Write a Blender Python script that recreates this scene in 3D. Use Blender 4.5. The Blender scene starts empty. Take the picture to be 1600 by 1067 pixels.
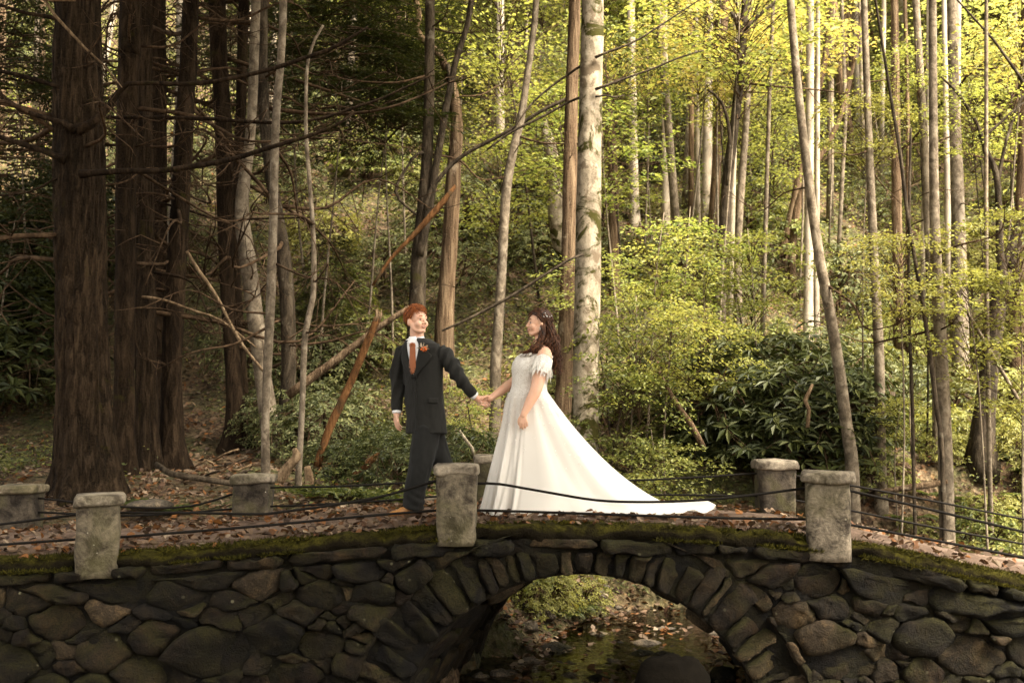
import bpy, math, random
import numpy as np
from mathutils import Vector, Matrix

rng = np.random.default_rng(11)
random.seed(11)
S = bpy.context.scene
COL = S.collection

# ------------------------------------------------------------------ camera, sky, sun, exposure
F, TH, CZ = 1778.0, math.radians(3.77), 2.4      # focal length in photo pixels, upward pitch, camera height above the water
cam_d = bpy.data.cameras.new('camera')
cam = bpy.data.objects.new('camera', cam_d)
COL.objects.link(cam)
cam.location = (0, 0, CZ)
cam.rotation_euler = (math.pi / 2 + TH, 0, 0)
cam_d.sensor_width, cam_d.lens = 36.0, 40.0
cam_d.clip_start, cam_d.clip_end = 0.1, 600
cam_d.dof.use_dof, cam_d.dof.focus_distance, cam_d.dof.aperture_fstop = True, 9.75, 3.2
S.camera = cam

SUN_EL, SUN_AZ = math.radians(56), math.radians(128)   # azimuth measured clockwise from +y (away from the camera)
world = bpy.data.worlds.new('World')
S.world = world
world.use_nodes = True
wn = world.node_tree
wn.nodes.clear()
sky = wn.nodes.new('ShaderNodeTexSky')
sky.sky_type = 'NISHITA'
sky.sun_disc = False
sky.sun_elevation, sky.sun_rotation = SUN_EL, SUN_AZ
sky.air_density, sky.dust_density, sky.ozone_density = 1.0, 3.0, 1.0
bw = wn.nodes.new('ShaderNodeRGBToBW')
tint = wn.nodes.new('ShaderNodeMix'); tint.data_type = 'RGBA'; tint.blend_type = 'MULTIPLY'
tint.inputs[0].default_value = 1.0
tint.inputs[7].default_value = (1.0, 0.945, 0.85, 1)     # thin warm autumn cloud
mixw = wn.nodes.new('ShaderNodeMix'); mixw.data_type = 'RGBA'
mixw.inputs[0].default_value = 0.88                     # overcast: nearly all the blue gone
bg = wn.nodes.new('ShaderNodeBackground')
bg.inputs['Strength'].default_value = 0.15
wo = wn.nodes.new('ShaderNodeOutputWorld')
wn.links.new(sky.outputs[0], bw.inputs[0])
wn.links.new(bw.outputs[0], tint.inputs[6])
wn.links.new(sky.outputs[0], mixw.inputs[6])
wn.links.new(tint.outputs[2], mixw.inputs[7])
wn.links.new(mixw.outputs[2], bg.inputs['Color'])
wn.links.new(bg.outputs[0], wo.inputs[0])

sun_d = bpy.data.lights.new('sun', 'SUN')
sun = bpy.data.objects.new('sun', sun_d)
COL.objects.link(sun)
sun_d.energy, sun_d.angle, sun_d.color = 5.0, math.radians(28), (1.0, 0.925, 0.79)
sdir = Vector((math.sin(SUN_AZ) * math.cos(SUN_EL), math.cos(SUN_AZ) * math.cos(SUN_EL), math.sin(SUN_EL)))
sun.rotation_euler = sdir.to_track_quat('Z', 'Y').to_euler()

S.view_settings.view_transform = 'Standard'
S.view_settings.look = 'None'
S.view_settings.gamma = 1.0
S.view_settings.use_curve_mapping = False
S.view_settings.exposure = 2.8
S.render.engine = 'CYCLES'
cy = S.cycles
cy.use_denoising = True
cy.max_bounces, cy.diffuse_bounces, cy.glossy_bounces, cy.transmission_bounces = 7, 4, 3, 5
cy.transparent_max_bounces = 8
cy.sample_clamp_indirect = 4.0
cy.caustics_reflective = cy.caustics_refractive = False

# ------------------------------------------------------------------ helpers
def P(px, py, D):
    """point of the place seen at photo pixel (px, py), D metres away from the camera along y"""
    u, v = (px - 800) / F, (533.5 - py) / F
    r = np.array([u, math.cos(TH) - v * math.sin(TH), math.sin(TH) + v * math.cos(TH)])
    return np.array([0, 0, CZ]) + r * (D / r[1])

def _hash(i, j, k, s):
    v = np.sin(i * 127.1 + j * 311.7 + k * 74.7 + s * 53.3) * 43758.5453
    return v - np.floor(v)

def vn(p, scale=1.0, seed=0):
    """value noise -1..1 for an (n,3) array"""
    q = np.asarray(p, float) * scale
    i = np.floor(q); f = q - i; f = f * f * (3 - 2 * f)
    r = 0
    for a in (0, 1):
        for b in (0, 1):
            for c in (0, 1):
                w = (f[:, 0] if a else 1 - f[:, 0]) * (f[:, 1] if b else 1 - f[:, 1]) * (f[:, 2] if c else 1 - f[:, 2])
                r = r + w * _hash(i[:, 0] + a, i[:, 1] + b, i[:, 2] + c, seed)
    return r * 2 - 1

def vn2(x, y, scale=1.0, seed=0):
    x = np.atleast_1d(np.asarray(x, float)); y = np.atleast_1d(np.asarray(y, float))
    sh = x.shape
    return vn(np.stack([x.ravel(), y.ravel(), np.zeros(x.size) + .37], 1), scale, seed).reshape(sh)

def sm(t):
    t = np.clip(t, 0, 1)
    return t * t * (3 - 2 * t)

def unit(v):
    v = np.asarray(v, float)
    return v / (np.linalg.norm(v, axis=-1, keepdims=True) + 1e-12)

def quad_mesh(name, V, Q, smooth=False, mats=None, mi=None):
    """fast mesh of quads only"""
    V = np.ascontiguousarray(V, np.float32); Q = np.ascontiguousarray(Q, np.int32)
    me = bpy.data.meshes.new(name)
    n, k = Q.shape
    me.vertices.add(len(V)); me.vertices.foreach_set('co', V.ravel())
    me.loops.add(n * k); me.loops.foreach_set('vertex_index', Q.ravel())
    me.polygons.add(n)
    me.polygons.foreach_set('loop_start', np.arange(0, n * k, k, dtype=np.int32))
    if mi is not None: me.polygons.foreach_set('material_index', np.asarray(mi, np.int32))
    me.polygons.foreach_set('use_smooth', np.full(n, smooth))
    me.update(calc_edges=True)
    for m in (mats or []): me.materials.append(m)
    return me

def py_mesh(name, V, Fc, smooth=True, mats=None):
    me = bpy.data.meshes.new(name)
    me.from_pydata([tuple(map(float, v)) for v in V], [], [tuple(map(int, f)) for f in Fc])
    me.polygons.foreach_set('use_smooth', np.full(len(me.polygons), smooth))
    for m in (mats or []): me.materials.append(m)
    me.update()
    return me

def link(name, me, parent=None, loc=None, rot=None, scale=None):
    o = bpy.data.objects.new(name, me)
    COL.objects.link(o)
    if parent is not None: o.parent = parent
    if loc is not None: o.location = tuple(float(c) for c in loc)
    if rot is not None: o.rotation_euler = rot
    if scale is not None: o.scale = (scale,) * 3 if np.isscalar(scale) else scale
    return o

def tag(o, label=None, cat=None, group=None, kind=None):
    if label: o['label'] = label
    if cat: o['category'] = cat
    if group: o['group'] = group
    if kind: o['kind'] = kind
    return o

def thing(name, label, cat, loc=(0, 0, 0), group=None, rz=0):
    o = link(name, None, None, loc, (0, 0, rz))
    o.empty_display_size = 0.1
    return tag(o, label, cat, group)

class Geo:
    """collects pieces into one mesh (mixed faces)"""
    def __init__(s): s.V, s.F, s.M, s.n = [], [], [], 0
    def add(s, V, Fc, m=0):
        V = np.asarray(V, float)
        s.V.append(V); s.F += [tuple(int(i) + s.n for i in f) for f in Fc]; s.M += [m] * len(Fc); s.n += len(V)
        return s
    def mesh(s, name, mats, smooth=True):
        me = py_mesh(name, np.concatenate(s.V), s.F, smooth, mats)
        if len(mats) > 1: me.polygons.foreach_set('material_index', np.array(s.M, np.int32))
        return me

def frames(pts):
    pts = np.asarray(pts, float)
    t = np.gradient(pts, axis=0); t = unit(t)
    ref = np.array([0, 1.0, 0]) if abs(t[0][1]) < .8 else np.array([1.0, 0, 0])
    A = []; a = unit(np.cross(ref, t[0]))
    for k in range(len(pts)):
        a = unit(a - t[k] * np.dot(a, t[k])); A.append(a)
    A = np.array(A); B = np.cross(t, A)
    return t, A, B

def tube(pts, rad, n=8, cap=True, bump=0.0, seed=0, squash=None, bscale=9.0):
    """round tube along pts; returns V, F"""
    pts = np.asarray(pts, float); rad = np.broadcast_to(np.asarray(rad, float), (len(pts),))
    t, A, B = frames(pts)
    ang = np.linspace(0, 2 * math.pi, n, endpoint=False)
    d = A[:, None] * np.cos(ang)[None, :, None] + B[:, None] * np.sin(ang)[None, :, None] * (squash or 1)
    R = np.repeat(rad[:, None], n, 1)
    if bump:
        q = (pts[:, None] * np.array([1, 1, .35]) + d * rad[:, None, None]).reshape(-1, 3)
        R = R * (1 + bump * (vn(q, bscale, seed) * .6 + vn(q, bscale * 2.3, seed + 1) * .4).reshape(R.shape))
    V = (pts[:, None] + d * R[..., None]).reshape(-1, 3)
    Fc = []
    for i in range(len(pts) - 1):
        for j in range(n):
            k = (j + 1) % n
            Fc.append((i * n + j, i * n + k, (i + 1) * n + k, (i + 1) * n + j))
    if cap:
        m = len(V)
        V = np.concatenate([V, pts[:1], pts[-1:]])
        last = (len(pts) - 1) * n
        for j in range(n):
            k = (j + 1) % n
            Fc.append((m, k, j)); Fc.append((m + 1, last + j, last + k))
    return V, Fc

def resample(pts, step):
    """smooth polyline resampled at about the given step (Catmull-Rom); columns may hold radii too"""
    p = np.asarray(pts, float)
    if len(p) < 3:
        n = max(2, int(np.linalg.norm((p[-1] - p[0])[:3]) / step) + 1)
        return np.linspace(p[0], p[-1], n)
    q = np.concatenate([[2 * p[0] - p[1]], p, [2 * p[-1] - p[-2]]])
    out = []
    for i in range(1, len(q) - 2):
        L = np.linalg.norm((q[i + 1] - q[i])[:3]); n = max(1, int(L / step))
        for k in range(n):
            t = k / n
            out.append(.5 * ((2 * q[i]) + (-q[i - 1] + q[i + 1]) * t + (2 * q[i - 1] - 5 * q[i] + 4 * q[i + 1] - q[i + 2]) * t * t
                             + (-q[i - 1] + 3 * q[i] - 3 * q[i + 1] + q[i + 2]) * t ** 3))
    out.append(p[-1])
    return np.array(out)

def leaves(C, N, T, L, W, fold=.3, droop=.12):
    """bent four-cornered leaf blades; arrays of base, normal, direction, length, width"""
    C = np.asarray(C, float); n = len(C)
    N = unit(N); T = unit(T - N * np.sum(T * N, 1, keepdims=True)); B = np.cross(N, T)
    L = np.broadcast_to(np.asarray(L, float), (n,))[:, None]; W = np.broadcast_to(np.asarray(W, float), (n,))[:, None]
    mid = C + T * L * .45
    V = np.stack([C, mid + B * W / 2 + N * W * fold * .5, C + T * L - N * L * droop, mid - B * W / 2 + N * W * fold * .5], 1).reshape(-1, 3)
    return V, np.arange(4 * n).reshape(n, 4)

# ------------------------------------------------------------------ materials
def nt_new(name):
    m = bpy.data.materials.new(name); m.use_nodes = True
    nt = m.node_tree
    return m, nt, nt.nodes['Principled BSDF'], nt.nodes['Material Output']

def N_(nt, typ, ins=None, **props):
    n = nt.nodes.new(typ)
    for k, v in props.items(): setattr(n, k, v)
    for k, v in (ins or {}).items():
        if isinstance(v, bpy.types.NodeSocket): nt.links.new(v, n.inputs[k])
        else: n.inputs[k].default_value = v
    return n

def ramp(nt, fac, stops, interp='LINEAR'):
    r = nt.nodes.new('ShaderNodeValToRGB'); r.color_ramp.interpolation = interp
    e = r.color_ramp.elements
    while len(e) < len(stops): e.new(.5)
    for k, (p, c) in enumerate(stops):
        e[k].position = p; e[k].color = (*c, 1) if not np.isscalar(c) else (c, c, c, 1)
    nt.links.new(fac, r.inputs[0])
    return r.outputs[0]

def mix(nt, fac, a, b, blend='MIX'):
    m = nt.nodes.new('ShaderNodeMix'); m.data_type = 'RGBA'; m.blend_type = blend
    for s, v in ((0, fac), (6, a), (7, b)):
        if isinstance(v, bpy.types.NodeSocket): nt.links.new(v, m.inputs[s])
        elif np.isscalar(v): m.inputs[s].default_value = v
        else: m.inputs[s].default_value = (*v, 1)
    return m.outputs[2]

def coords(nt, scale=(1, 1, 1), jitter=True, what='Object'):
    tc = nt.nodes.new('ShaderNodeTexCoord')
    v = tc.outputs[what]
    if jitter:
        oi = nt.nodes.new('ShaderNodeObjectInfo')
        mul = N_(nt, 'ShaderNodeMath', {0: oi.outputs['Random'], 1: 37.0}, operation='MULTIPLY')
        v = N_(nt, 'ShaderNodeVectorMath', {0: v, 1: mul.outputs[0]}, operation='ADD').outputs[0]
    return N_(nt, 'ShaderNodeMapping', {'Vector': v, 'Scale': scale}).outputs[0]

def noise_(nt, vec, scale, detail=5, rough=.6, dist=0):
    return N_(nt, 'ShaderNodeTexNoise', {'Vector': vec, 'Scale': scale, 'Detail': detail, 'Roughness': rough, 'Distortion': dist}).outputs[0]

def voro(nt, vec, scale, feature='F1', out='Distance'):
    return N_(nt, 'ShaderNodeTexVoronoi', {'Vector': vec, 'Scale': scale}, feature=feature).outputs[out]

def bump(nt, b, h, strength=.6, dist=.02):
    n = N_(nt, 'ShaderNodeBump', {'Height': h, 'Strength': strength, 'Distance': dist})
    nt.links.new(n.outputs[0], b.inputs['Normal'])

def up_facing(nt, lo=.2, hi=.75):
    g = nt.nodes.new('ShaderNodeNewGeometry')
    s = N_(nt, 'ShaderNodeSeparateXYZ', {0: g.outputs['Normal']})
    return N_(nt, 'ShaderNodeMapRange', {0: s.outputs[2], 1: lo, 2: hi}).outputs[0]

def mul(nt, a, b_):
    return N_(nt, 'ShaderNodeMath', {0: a, 1: b_}, operation='MULTIPLY').outputs[0]

def leaf_mat(name, cols, trans=.45, rough=.5, gloss=.25, tree_var=None, tgain=1.0):
    """leaf blades: colour picked per leaf, shifted a little per plant; light passes through"""
    m, nt, b, out = nt_new(name)
    g = nt.nodes.new('ShaderNodeNewGeometry')
    c = ramp(nt, g.outputs['Random Per Island'], [(k / (len(cols) - 1), c) for k, c in enumerate(cols)])
    oi = nt.nodes.new('ShaderNodeObjectInfo')
    if tree_var is not None:
        f = ramp(nt, oi.outputs['Random'], [(.25, 0.0), (.9, 1.0)])
        c = mix(nt, f, c, mix(nt, .7, c, tree_var))
    no = noise_(nt, coords(nt, jitter=False), 1.3, 2)
    c = mix(nt, 1.0, c, ramp(nt, no, [(.3, (.7, .7, .7)), (.7, (1.25, 1.2, 1.1))]), 'MULTIPLY')
    nt.links.new(c, b.inputs['Base Color'])
    b.inputs['Roughness'].default_value = rough
    b.inputs['Specular IOR Level'].default_value = gloss
    tcol = mix(nt, 1.0, c, (1.15 * tgain, 1.1 * tgain, .7 * tgain), 'MULTIPLY')
    t = N_(nt, 'ShaderNodeBsdfTranslucent', {'Color': tcol})
    ms = N_(nt, 'ShaderNodeMixShader', {0: trans, 1: b.outputs[0], 2: t.outputs[0]})
    nt.links.new(ms.outputs[0], out.inputs['Surface'])
    return m

def bark_mat(name, dark, mid, light, stretch=(13, 13, 2.2), depth=.03, patch=None, pscale=2.0, pth=(.55, .62), moss=None, mth=(.56, .66), mscale=1.5, strength=.9):
    m, nt, b, out = nt_new(name)
    v = coords(nt, stretch)
    v1 = coords(nt)
    n1 = noise_(nt, v, 1.0, 8, .65, .6)
    n2 = noise_(nt, v1, 45.0, 4, .6)
    c = ramp(nt, n1, [(.40, dark), (.5, mid), (.62, light)])
    c = mix(nt, .35, c, ramp(nt, n2, [(.3, dark), (.7, light)]))
    big = noise_(nt, v1, .9, 3)
    c = mix(nt, 1.0, c, ramp(nt, big, [(.3, (.72, .72, .72)), (.7, (1.2, 1.17, 1.12))]), 'MULTIPLY')
    if patch:
        f = ramp(nt, noise_(nt, v1, pscale, 6, .62, .4), [(pth[0], 0.0), (pth[1], 1.0)])
        c = mix(nt, mul(nt, f, .85), c, patch)
    if moss:
        f = ramp(nt, noise_(nt, v1, mscale, 7, .7, .8), [(mth[0], 0.0), (mth[1], 1.0)])
        c = mix(nt, f, c, mix(nt, n2, moss, tuple(q * .5 for q in moss)))
    nt.links.new(c, b.inputs['Base Color'])
    b.inputs['Roughness'].default_value = .95
    b.inputs['Specular IOR Level'].default_value = .06
    h = N_(nt, 'ShaderNodeMath', {0: n1, 1: mul(nt, n2, .25)}, operation='ADD').outputs[0]
    bump(nt, b, h, strength, depth)
    return m

def flat_mat(name, col, rough=.6, spec=.3, var=.15, nscale=30, bstr=.2, bdist=.005, metal=0, sheen=0):
    m, nt, b, out = nt_new(name)
    n = noise_(nt, coords(nt), nscale, 4)
    c = mix(nt, 1.0, col, ramp(nt, n, [(.25, (1 - var,) * 3), (.75, (1 + var,) * 3)]), 'MULTIPLY')
    nt.links.new(c, b.inputs['Base Color'])
    b.inputs['Roughness'].default_value = rough
    b.inputs['Specular IOR Level'].default_value = spec
    b.inputs['Metallic'].default_value = metal
    if sheen: b.inputs['Sheen Weight'].default_value = sheen
    if bstr: bump(nt, b, n, bstr, bdist)
    return m

# ------------------------------------------------------------------ the ground
KX = [-12, -6, -4.06, -3.25, -2.03, -1.0, -.3, .5, 1.52, 2.49, 3.05, 4.06, 6, 9, 14]
KZ = [1.25, 1.22, 1.25, 1.29, 1.385, 1.476, 1.527, 1.537, 1.496, 1.425, 1.33, 1.105, .8, .7, .7]
_kx = np.linspace(-12, 14, 521)
_kz = np.interp(_kx, KX, KZ)
_kz = np.convolve(np.pad(_kz, 9, 'edge'), np.ones(19) / 19, 'valid')
def kerb_z(x): return np.interp(x, _kx, _kz)
Y_FACE, Y_IN, Y_FAR = 9.0, 9.25, 11.45
def deck_z(x, y): return kerb_z(x) + .015 + .05 * (1 - ((np.asarray(y) - 10.3) / 1.2) ** 2).clip(0)

STREAM = np.array([(.2, -20), (.3, 2), (.55, 8.5), (1.08, 11.3), (1.55, 13.0), (2.6, 13.8), (4.5, 13.5), (7, 13.2), (12, 14.2), (22, 15), (60, 18)], float)
_st = resample(np.c_[STREAM, np.zeros(len(STREAM))], .5)[:, :2]
def stream_d(x, y):
    p = np.stack([np.ravel(x), np.ravel(y)], 1)
    best = np.full(len(p), 1e9)
    for a, b in zip(_st[:-1], _st[1:]):
        ab = b - a
        t = np.clip(((p - a) @ ab) / (ab @ ab), 0, 1)
        best = np.minimum(best, np.linalg.norm(p - (a + t[:, None] * ab), axis=1))
    return best.reshape(np.shape(x))

def ground_z(x, y):
    x = np.asarray(x, float); y = np.asarray(y, float)
    y0 = 17.2 + .12 * np.clip(x, -10, 10)
    t = np.clip(y - y0, 0, None)
    z = 1.5 + .07 * np.clip(y - 12.5, -1, 6) + .74 * t * t / (t + 3.0)
    z = z + .10 * vn2(x, y, .9, 3) + .05 * vn2(x, y, 2.3, 4) + np.clip(t / 6, 0, 1) * (.75 * vn2(x, y, .17, 5) + .25 * vn2(x, y, .5, 6))
    b = sm((y - 11.3) / 1.4)
    z = (kerb_z(x) + .0) * (1 - b) + z * b
    z = z + sm((-x - 6) / 12) * np.clip(y - 12, 0, 10) * .10
    d = stream_d(x, y)
    w = .85 + .2 * vn2(x, y, .8, 9)
    bank = -.16 + 1.25 * np.clip(d - w, 0, None) + .05 * vn2(x, y, 3, 12)
    z = np.where(d < 4, np.minimum(z, bank), z)
    under = (y > 9.1) & (y < 11.5)
    z = np.where(under, np.minimum(z, kerb_z(x) - .12), z)
    z = np.where((y > 8.7) & (y < 11.6) & (np.abs(x - .533 - .233 * (y - 9)) < 1.44), np.minimum(z, -.02 + .06 * vn2(x, y, 3, 12)), z)
    k = sm((9.25 - y) / .2)
    low = np.minimum(.12 + .05 * vn2(x, y, 1.1, 8) + .12 * np.clip(7 - y, 0, 6) * sm((np.abs(x - .4) - 1) / 1.5), bank + .1)
    return z * (1 - k) + low * k

def hit(px, py, d0=11.6, d1=70):
    """where the sight line of a photo pixel meets the ground"""
    ds = np.linspace(d0, d1, 900)
    a, b = P(px, py, 1.0), P(px, py, 2.0)
    pts = a + (b - a) * (ds[:, None] - 1)
    g = ground_z(pts[:, 0], pts[:, 1])
    k = np.argmax(pts[:, 2] <= g) if (pts[:, 2] <= g).any() else len(ds) - 1
    return ds[k]

gx = np.unique(np.r_[np.arange(-60, -10, 2.0), np.arange(-10, 11, .17), np.arange(11, 62, 2.0)])
gy = np.unique(np.r_[np.arange(-22, 7.5, .9), np.arange(7.5, 20, .15), np.arange(20, 36, .4), np.arange(36, 72, 1.5)])
GX, GY = np.meshgrid(gx, gy)
GZ = ground_z(GX, GY)
nx, ny = len(gx), len(gy)
ii = (np.arange(ny - 1)[:, None] * nx + np.arange(nx - 1)[None]).ravel()

def litter_mat(name, green=.35, soil=(.035, .02, .011)):
    m, nt, b, out = nt_new(name)
    v = coords(nt, jitter=False)
    vo = N_(nt, 'ShaderNodeTexVoronoi', {'Vector': v, 'Scale': 15.0, 'Randomness': 1.0})
    vo2 = N_(nt, 'ShaderNodeTexVoronoi', {'Vector': v, 'Scale': 27.0})
    s = N_(nt, 'ShaderNodeSeparateColor', {0: vo.outputs['Color']})
    s2 = N_(nt, 'ShaderNodeSeparateColor', {0: vo2.outputs['Color']})
    cols = [(0, soil), (.3, (.05, .028, .015)), (.55, (.095, .056, .03)), (.78, (.15, .095, .05)), (.93, (.22, .155, .09)), (1, (.2, .08, .025))]
    c = mix(nt, .45, ramp(nt, s.outputs[0], cols), ramp(nt, s2.outputs[1], cols))
    n = noise_(nt, v, 1.1, 5, .65)
    c = mix(nt, ramp(nt, n, [(.42, 0.0), (.6, .6)]), c, soil)
    g = ramp(nt, noise_(nt, v, .55, 6, .7), [(.5 - green * .2, 0.0), (.66, green * 2)])
    c = mix(nt, g, c, ramp(nt, s.outputs[1], [(0, (.02, .03, .008)), (1, (.08, .09, .02))]))
    nt.links.new(c, b.inputs['Base Color'])
    b.inputs['Roughness'].default_value = .85
    b.inputs['Specular IOR Level'].default_value = .2
    h = N_(nt, 'ShaderNodeMath', {0: vo.outputs['Distance'], 1: noise_(nt, v, 30, 4)}, operation='ADD').outputs[0]
    bump(nt, b, h, .9, .05)
    return m
M_LITTER = litter_mat('forest_floor', .4, (.022, .013, .007))
ground = link('ground', quad_mesh('ground', np.stack([GX.ravel(), GY.ravel(), GZ.ravel()], 1), np.stack([ii, ii + 1, ii + nx + 1, ii + nx], 1), True, [M_LITTER]))
tag(ground, 'leaf strewn forest floor rising into a steep wooded hillside', kind='structure')

# ------------------------------------------------------------------ water
m_w, nt, b, out = nt_new('stream_water')
v = coords(nt, jitter=False)
b.inputs['Base Color'].default_value = (.85, .70, .48, 1)
b.inputs['Roughness'].default_value = .06
b.inputs['Transmission Weight'].default_value = 1.0
b.inputs['IOR'].default_value = 1.33
bump(nt, b, noise_(nt, v, 5.0, 3, .5, .3), .25, .03)
wx = np.linspace(-3, 22, 60); wy = np.linspace(-20, 17, 80)
WX, WY = np.meshgrid(wx, wy)
q = (np.arange(79)[:, None] * 60 + np.arange(59)[None]).ravel()
water = link('water', quad_mesh('water', np.stack([WX.ravel(), WY.ravel(), 0 * WX.ravel()], 1), np.stack([q, q + 1, q + 61, q + 60], 1), True, [m_w]))
tag(water, 'shallow brown stream water running under the bridge arch', kind='structure')

# ------------------------------------------------------------------ stone bridge
def stone_material(name, cols, moss_amt=1.0, lich=True):
    m, nt, b, out = nt_new(name)
    v = coords(nt)
    oi = nt.nodes.new('ShaderNodeObjectInfo')
    n = noise_(nt, v, 5.5, 9, .74, .4)
    nf = noise_(nt, v, 75, 4, .7)
    c = ramp(nt, oi.outputs['Random'], [(k / (len(cols) - 1), c) for k, c in enumerate(cols)])
    c = mix(nt, 1.0, c, ramp(nt, n, [(.33, (.25, .23, .2)), (.5, (.9, .88, .85)), (.6, (1.7, 1.55, 1.3)), (.72, (3.0, 2.7, 2.2))]), 'MULTIPLY')
    c = mix(nt, 1.0, c, ramp(nt, nf, [(.3, (.5, .5, .5)), (.7, (1.5, 1.5, 1.5))]), 'MULTIPLY')
    mo = ramp(nt, noise_(nt, v, 2.6, 7, .7, .5), [(.44, 0.0), (.58, 1.0)])
    up = ramp(nt, up_facing(nt, -.3, .6), [(0, .25), (1, 1.0)])
    f = mul(nt, mul(nt, mo, up), moss_amt)
    c = mix(nt, f, c, ramp(nt, nf, [(.3, (.006, .0055, .0015)), (.7, (.036, .030, .006))]))
    if lich:
        l = ramp(nt, voro(nt, v, 9.0), [(.09, 1.0), (.14, 0.0)])
        c = mix(nt, mul(nt, l, ramp(nt, noise_(nt, v, 3, 2), [(.55, 0.0), (.62, .8)])), c, (.16, .145, .085))
    nt.links.new(c, b.inputs['Base Color'])
    b.inputs['Roughness'].default_value = .85
    b.inputs['Specular IOR Level'].default_value = .16
    bump(nt, b, N_(nt, 'ShaderNodeMath', {0: n, 1: mul(nt, nf, .3)}, operation='ADD').outputs[0], 1.0, .07)
    return m
M_STONE = stone_material('fieldstone', [(.006, .0045, .0028), (.011, .008, .0045), (.008, .0062, .0042), (.024, .017, .009), (.012, .007, .0034), (.012, .0085, .0045), (.075, .053, .031)])
M_MORTAR = flat_mat('dark_mortar', (.010, .0075, .0045), .95, .1, .5, 14, .8, .03)

M_MORT2 = stone_material('earthy_mortar', [(.006, .0045, .0028), (.006, .0045, .0028)], .8, False)
def moss_material(name, base=(.07, .060, .009), dk=(.016, .015, .003)):
    m, nt, b, out = nt_new(name)
    v = coords(nt, jitter=False)
    n = noise_(nt, v, 4.0, 6, .7); nf = noise_(nt, v, 70, 3, .7)
    c = ramp(nt, nf, [(.25, dk), (.75, base)])
    c = mix(nt, 1.0, c, ramp(nt, noise_(nt, v, 15, 4, .7), [(.38, (.3, .28, .25)), (.62, (1.4, 1.4, 1.3))]), 'MULTIPLY')
    c = mix(nt, mul(nt, ramp(nt, n, [(.34, .25), (.56, 1.0)]), ramp(nt, up_facing(nt, .05, .8), [(0, .05), (1, 1.0)])), (.012, .009, .005), c)
    nt.links.new(c, b.inputs['Base Color'])
    b.inputs['Roughness'].default_value = 1.0
    b.inputs['Specular IOR Level'].default_value = .05
    bump(nt, b, nf, 1.0, .03)
    return m
M_MOSS = moss_material('moss')

bridge = thing('stone_bridge', 'mossy rubble stone arch footbridge over the stream', 'bridge', (.66, 10.2, 0))
BO = np.array([.66, 10.2, 0])
AC, AR = np.array([.533, -.30]), 1.47            # arch centre (x, z) and inner radius
def arch_z(x):
    d = AR ** 2 - (x - AC[0]) ** 2
    return AC[1] + math.sqrt(d) if d > 0 else -1.0

# core: near and far faces, barrel, with the arch cut out
def core():
    xs = np.unique(np.r_[np.linspace(-7.5, AC[0] - AR, 30), AC[0] + AR * np.sin(np.linspace(-math.pi / 2, math.pi / 2, 41)), np.linspace(AC[0] + AR, 9, 30)])
    V, Fc = [], []
    for yf in (Y_FACE, Y_FAR + .1):
        o = len(V)
        for x0_ in xs:
            bot = max(arch_z(x0_), -.5); x = x0_ + (.233 * (yf - 9) if abs(x0_ - AC[0]) < 4 else 0)     # the vault runs askew
            top = float(kerb_z(x)) - .08
            V += [(x, yf, bot), (x, yf, (bot + top) / 2), (x, yf, top)]
        for i in range(len(xs) - 1):
            for k in range(2):
                a = o + i * 3 + k
                Fc.append((a, a + 3, a + 4, a + 1) if yf == Y_FACE else (a, a + 1, a + 4, a + 3))
    h = 3 * len(xs)
    for i in range(len(xs) - 1):
        Fc.append((i * 3 + 2, i * 3 + 5, h + i * 3 + 5, h + i * 3 + 2))     # top
        Fc.append((i * 3, h + i * 3, h + i * 3 + 3, i * 3 + 3))             # barrel / underside
    return V, Fc
V, Fc = core()
link('wall', py_mesh('wall', np.array(V) - BO, Fc, False, [M_MORTAR]), bridge)
# lumpy mortar pushed out between the stones of the near face
xs = np.arange(-5.6, 5.8, .045); zs = np.linspace(0, 1, 40)
XX = np.repeat(xs[None], 40, 0); top = kerb_z(xs) - .085
bot = np.array([max(arch_z(x) + .02, -.3) for x in xs])
ZZ = bot + (top - bot) * zs[:, None]
pts = np.stack([XX.ravel(), np.zeros(XX.size), ZZ.ravel()], 1)
pts[:, 1] = Y_FACE - .004 - .042 * np.clip(vn(pts, 3.1, 201) * .6 + vn(pts, 8, 202) * .5 + .35, 0, 1) - .012 * vn(pts, 19, 203)
q = (np.arange(39)[:, None] * len(xs) + np.arange(len(xs) - 1)[None]).ravel()
link('mortar', quad_mesh('mortar', pts - BO, np.stack([q, q + 1, q + len(xs) + 1, q + len(xs)], 1), True, [M_MORT2]), bridge)

def clip_half(poly, n, c):
    out = []
    for i in range(len(poly)):
        a, b2 = poly[i], poly[(i + 1) % len(poly)]
        da, db = a @ n - c, b2 @ n - c
        if da <= 0: out.append(a)
        if da * db < 0: out.append(a + (b2 - a) * da / (da - db))
    return out

def chaikin(p, it=2, k=.2):
    p = np.asarray(p)
    for _ in range(it):
        q = np.roll(p, -1, 0)
        p = np.stack([p * (1 - k) + q * k, p * k + q * (1 - k)], 1).reshape(-1, 2)
    return p

def ring_resample(p, n):
    q = np.concatenate([p, p[:1]]); s = np.r_[0, np.cumsum(np.linalg.norm(np.diff(q, axis=0), axis=1))]
    t = np.linspace(0, s[-1], n, endpoint=False)
    return np.stack([np.interp(t, s, q[:, 0]), np.interp(t, s, q[:, 1])], 1)

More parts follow.
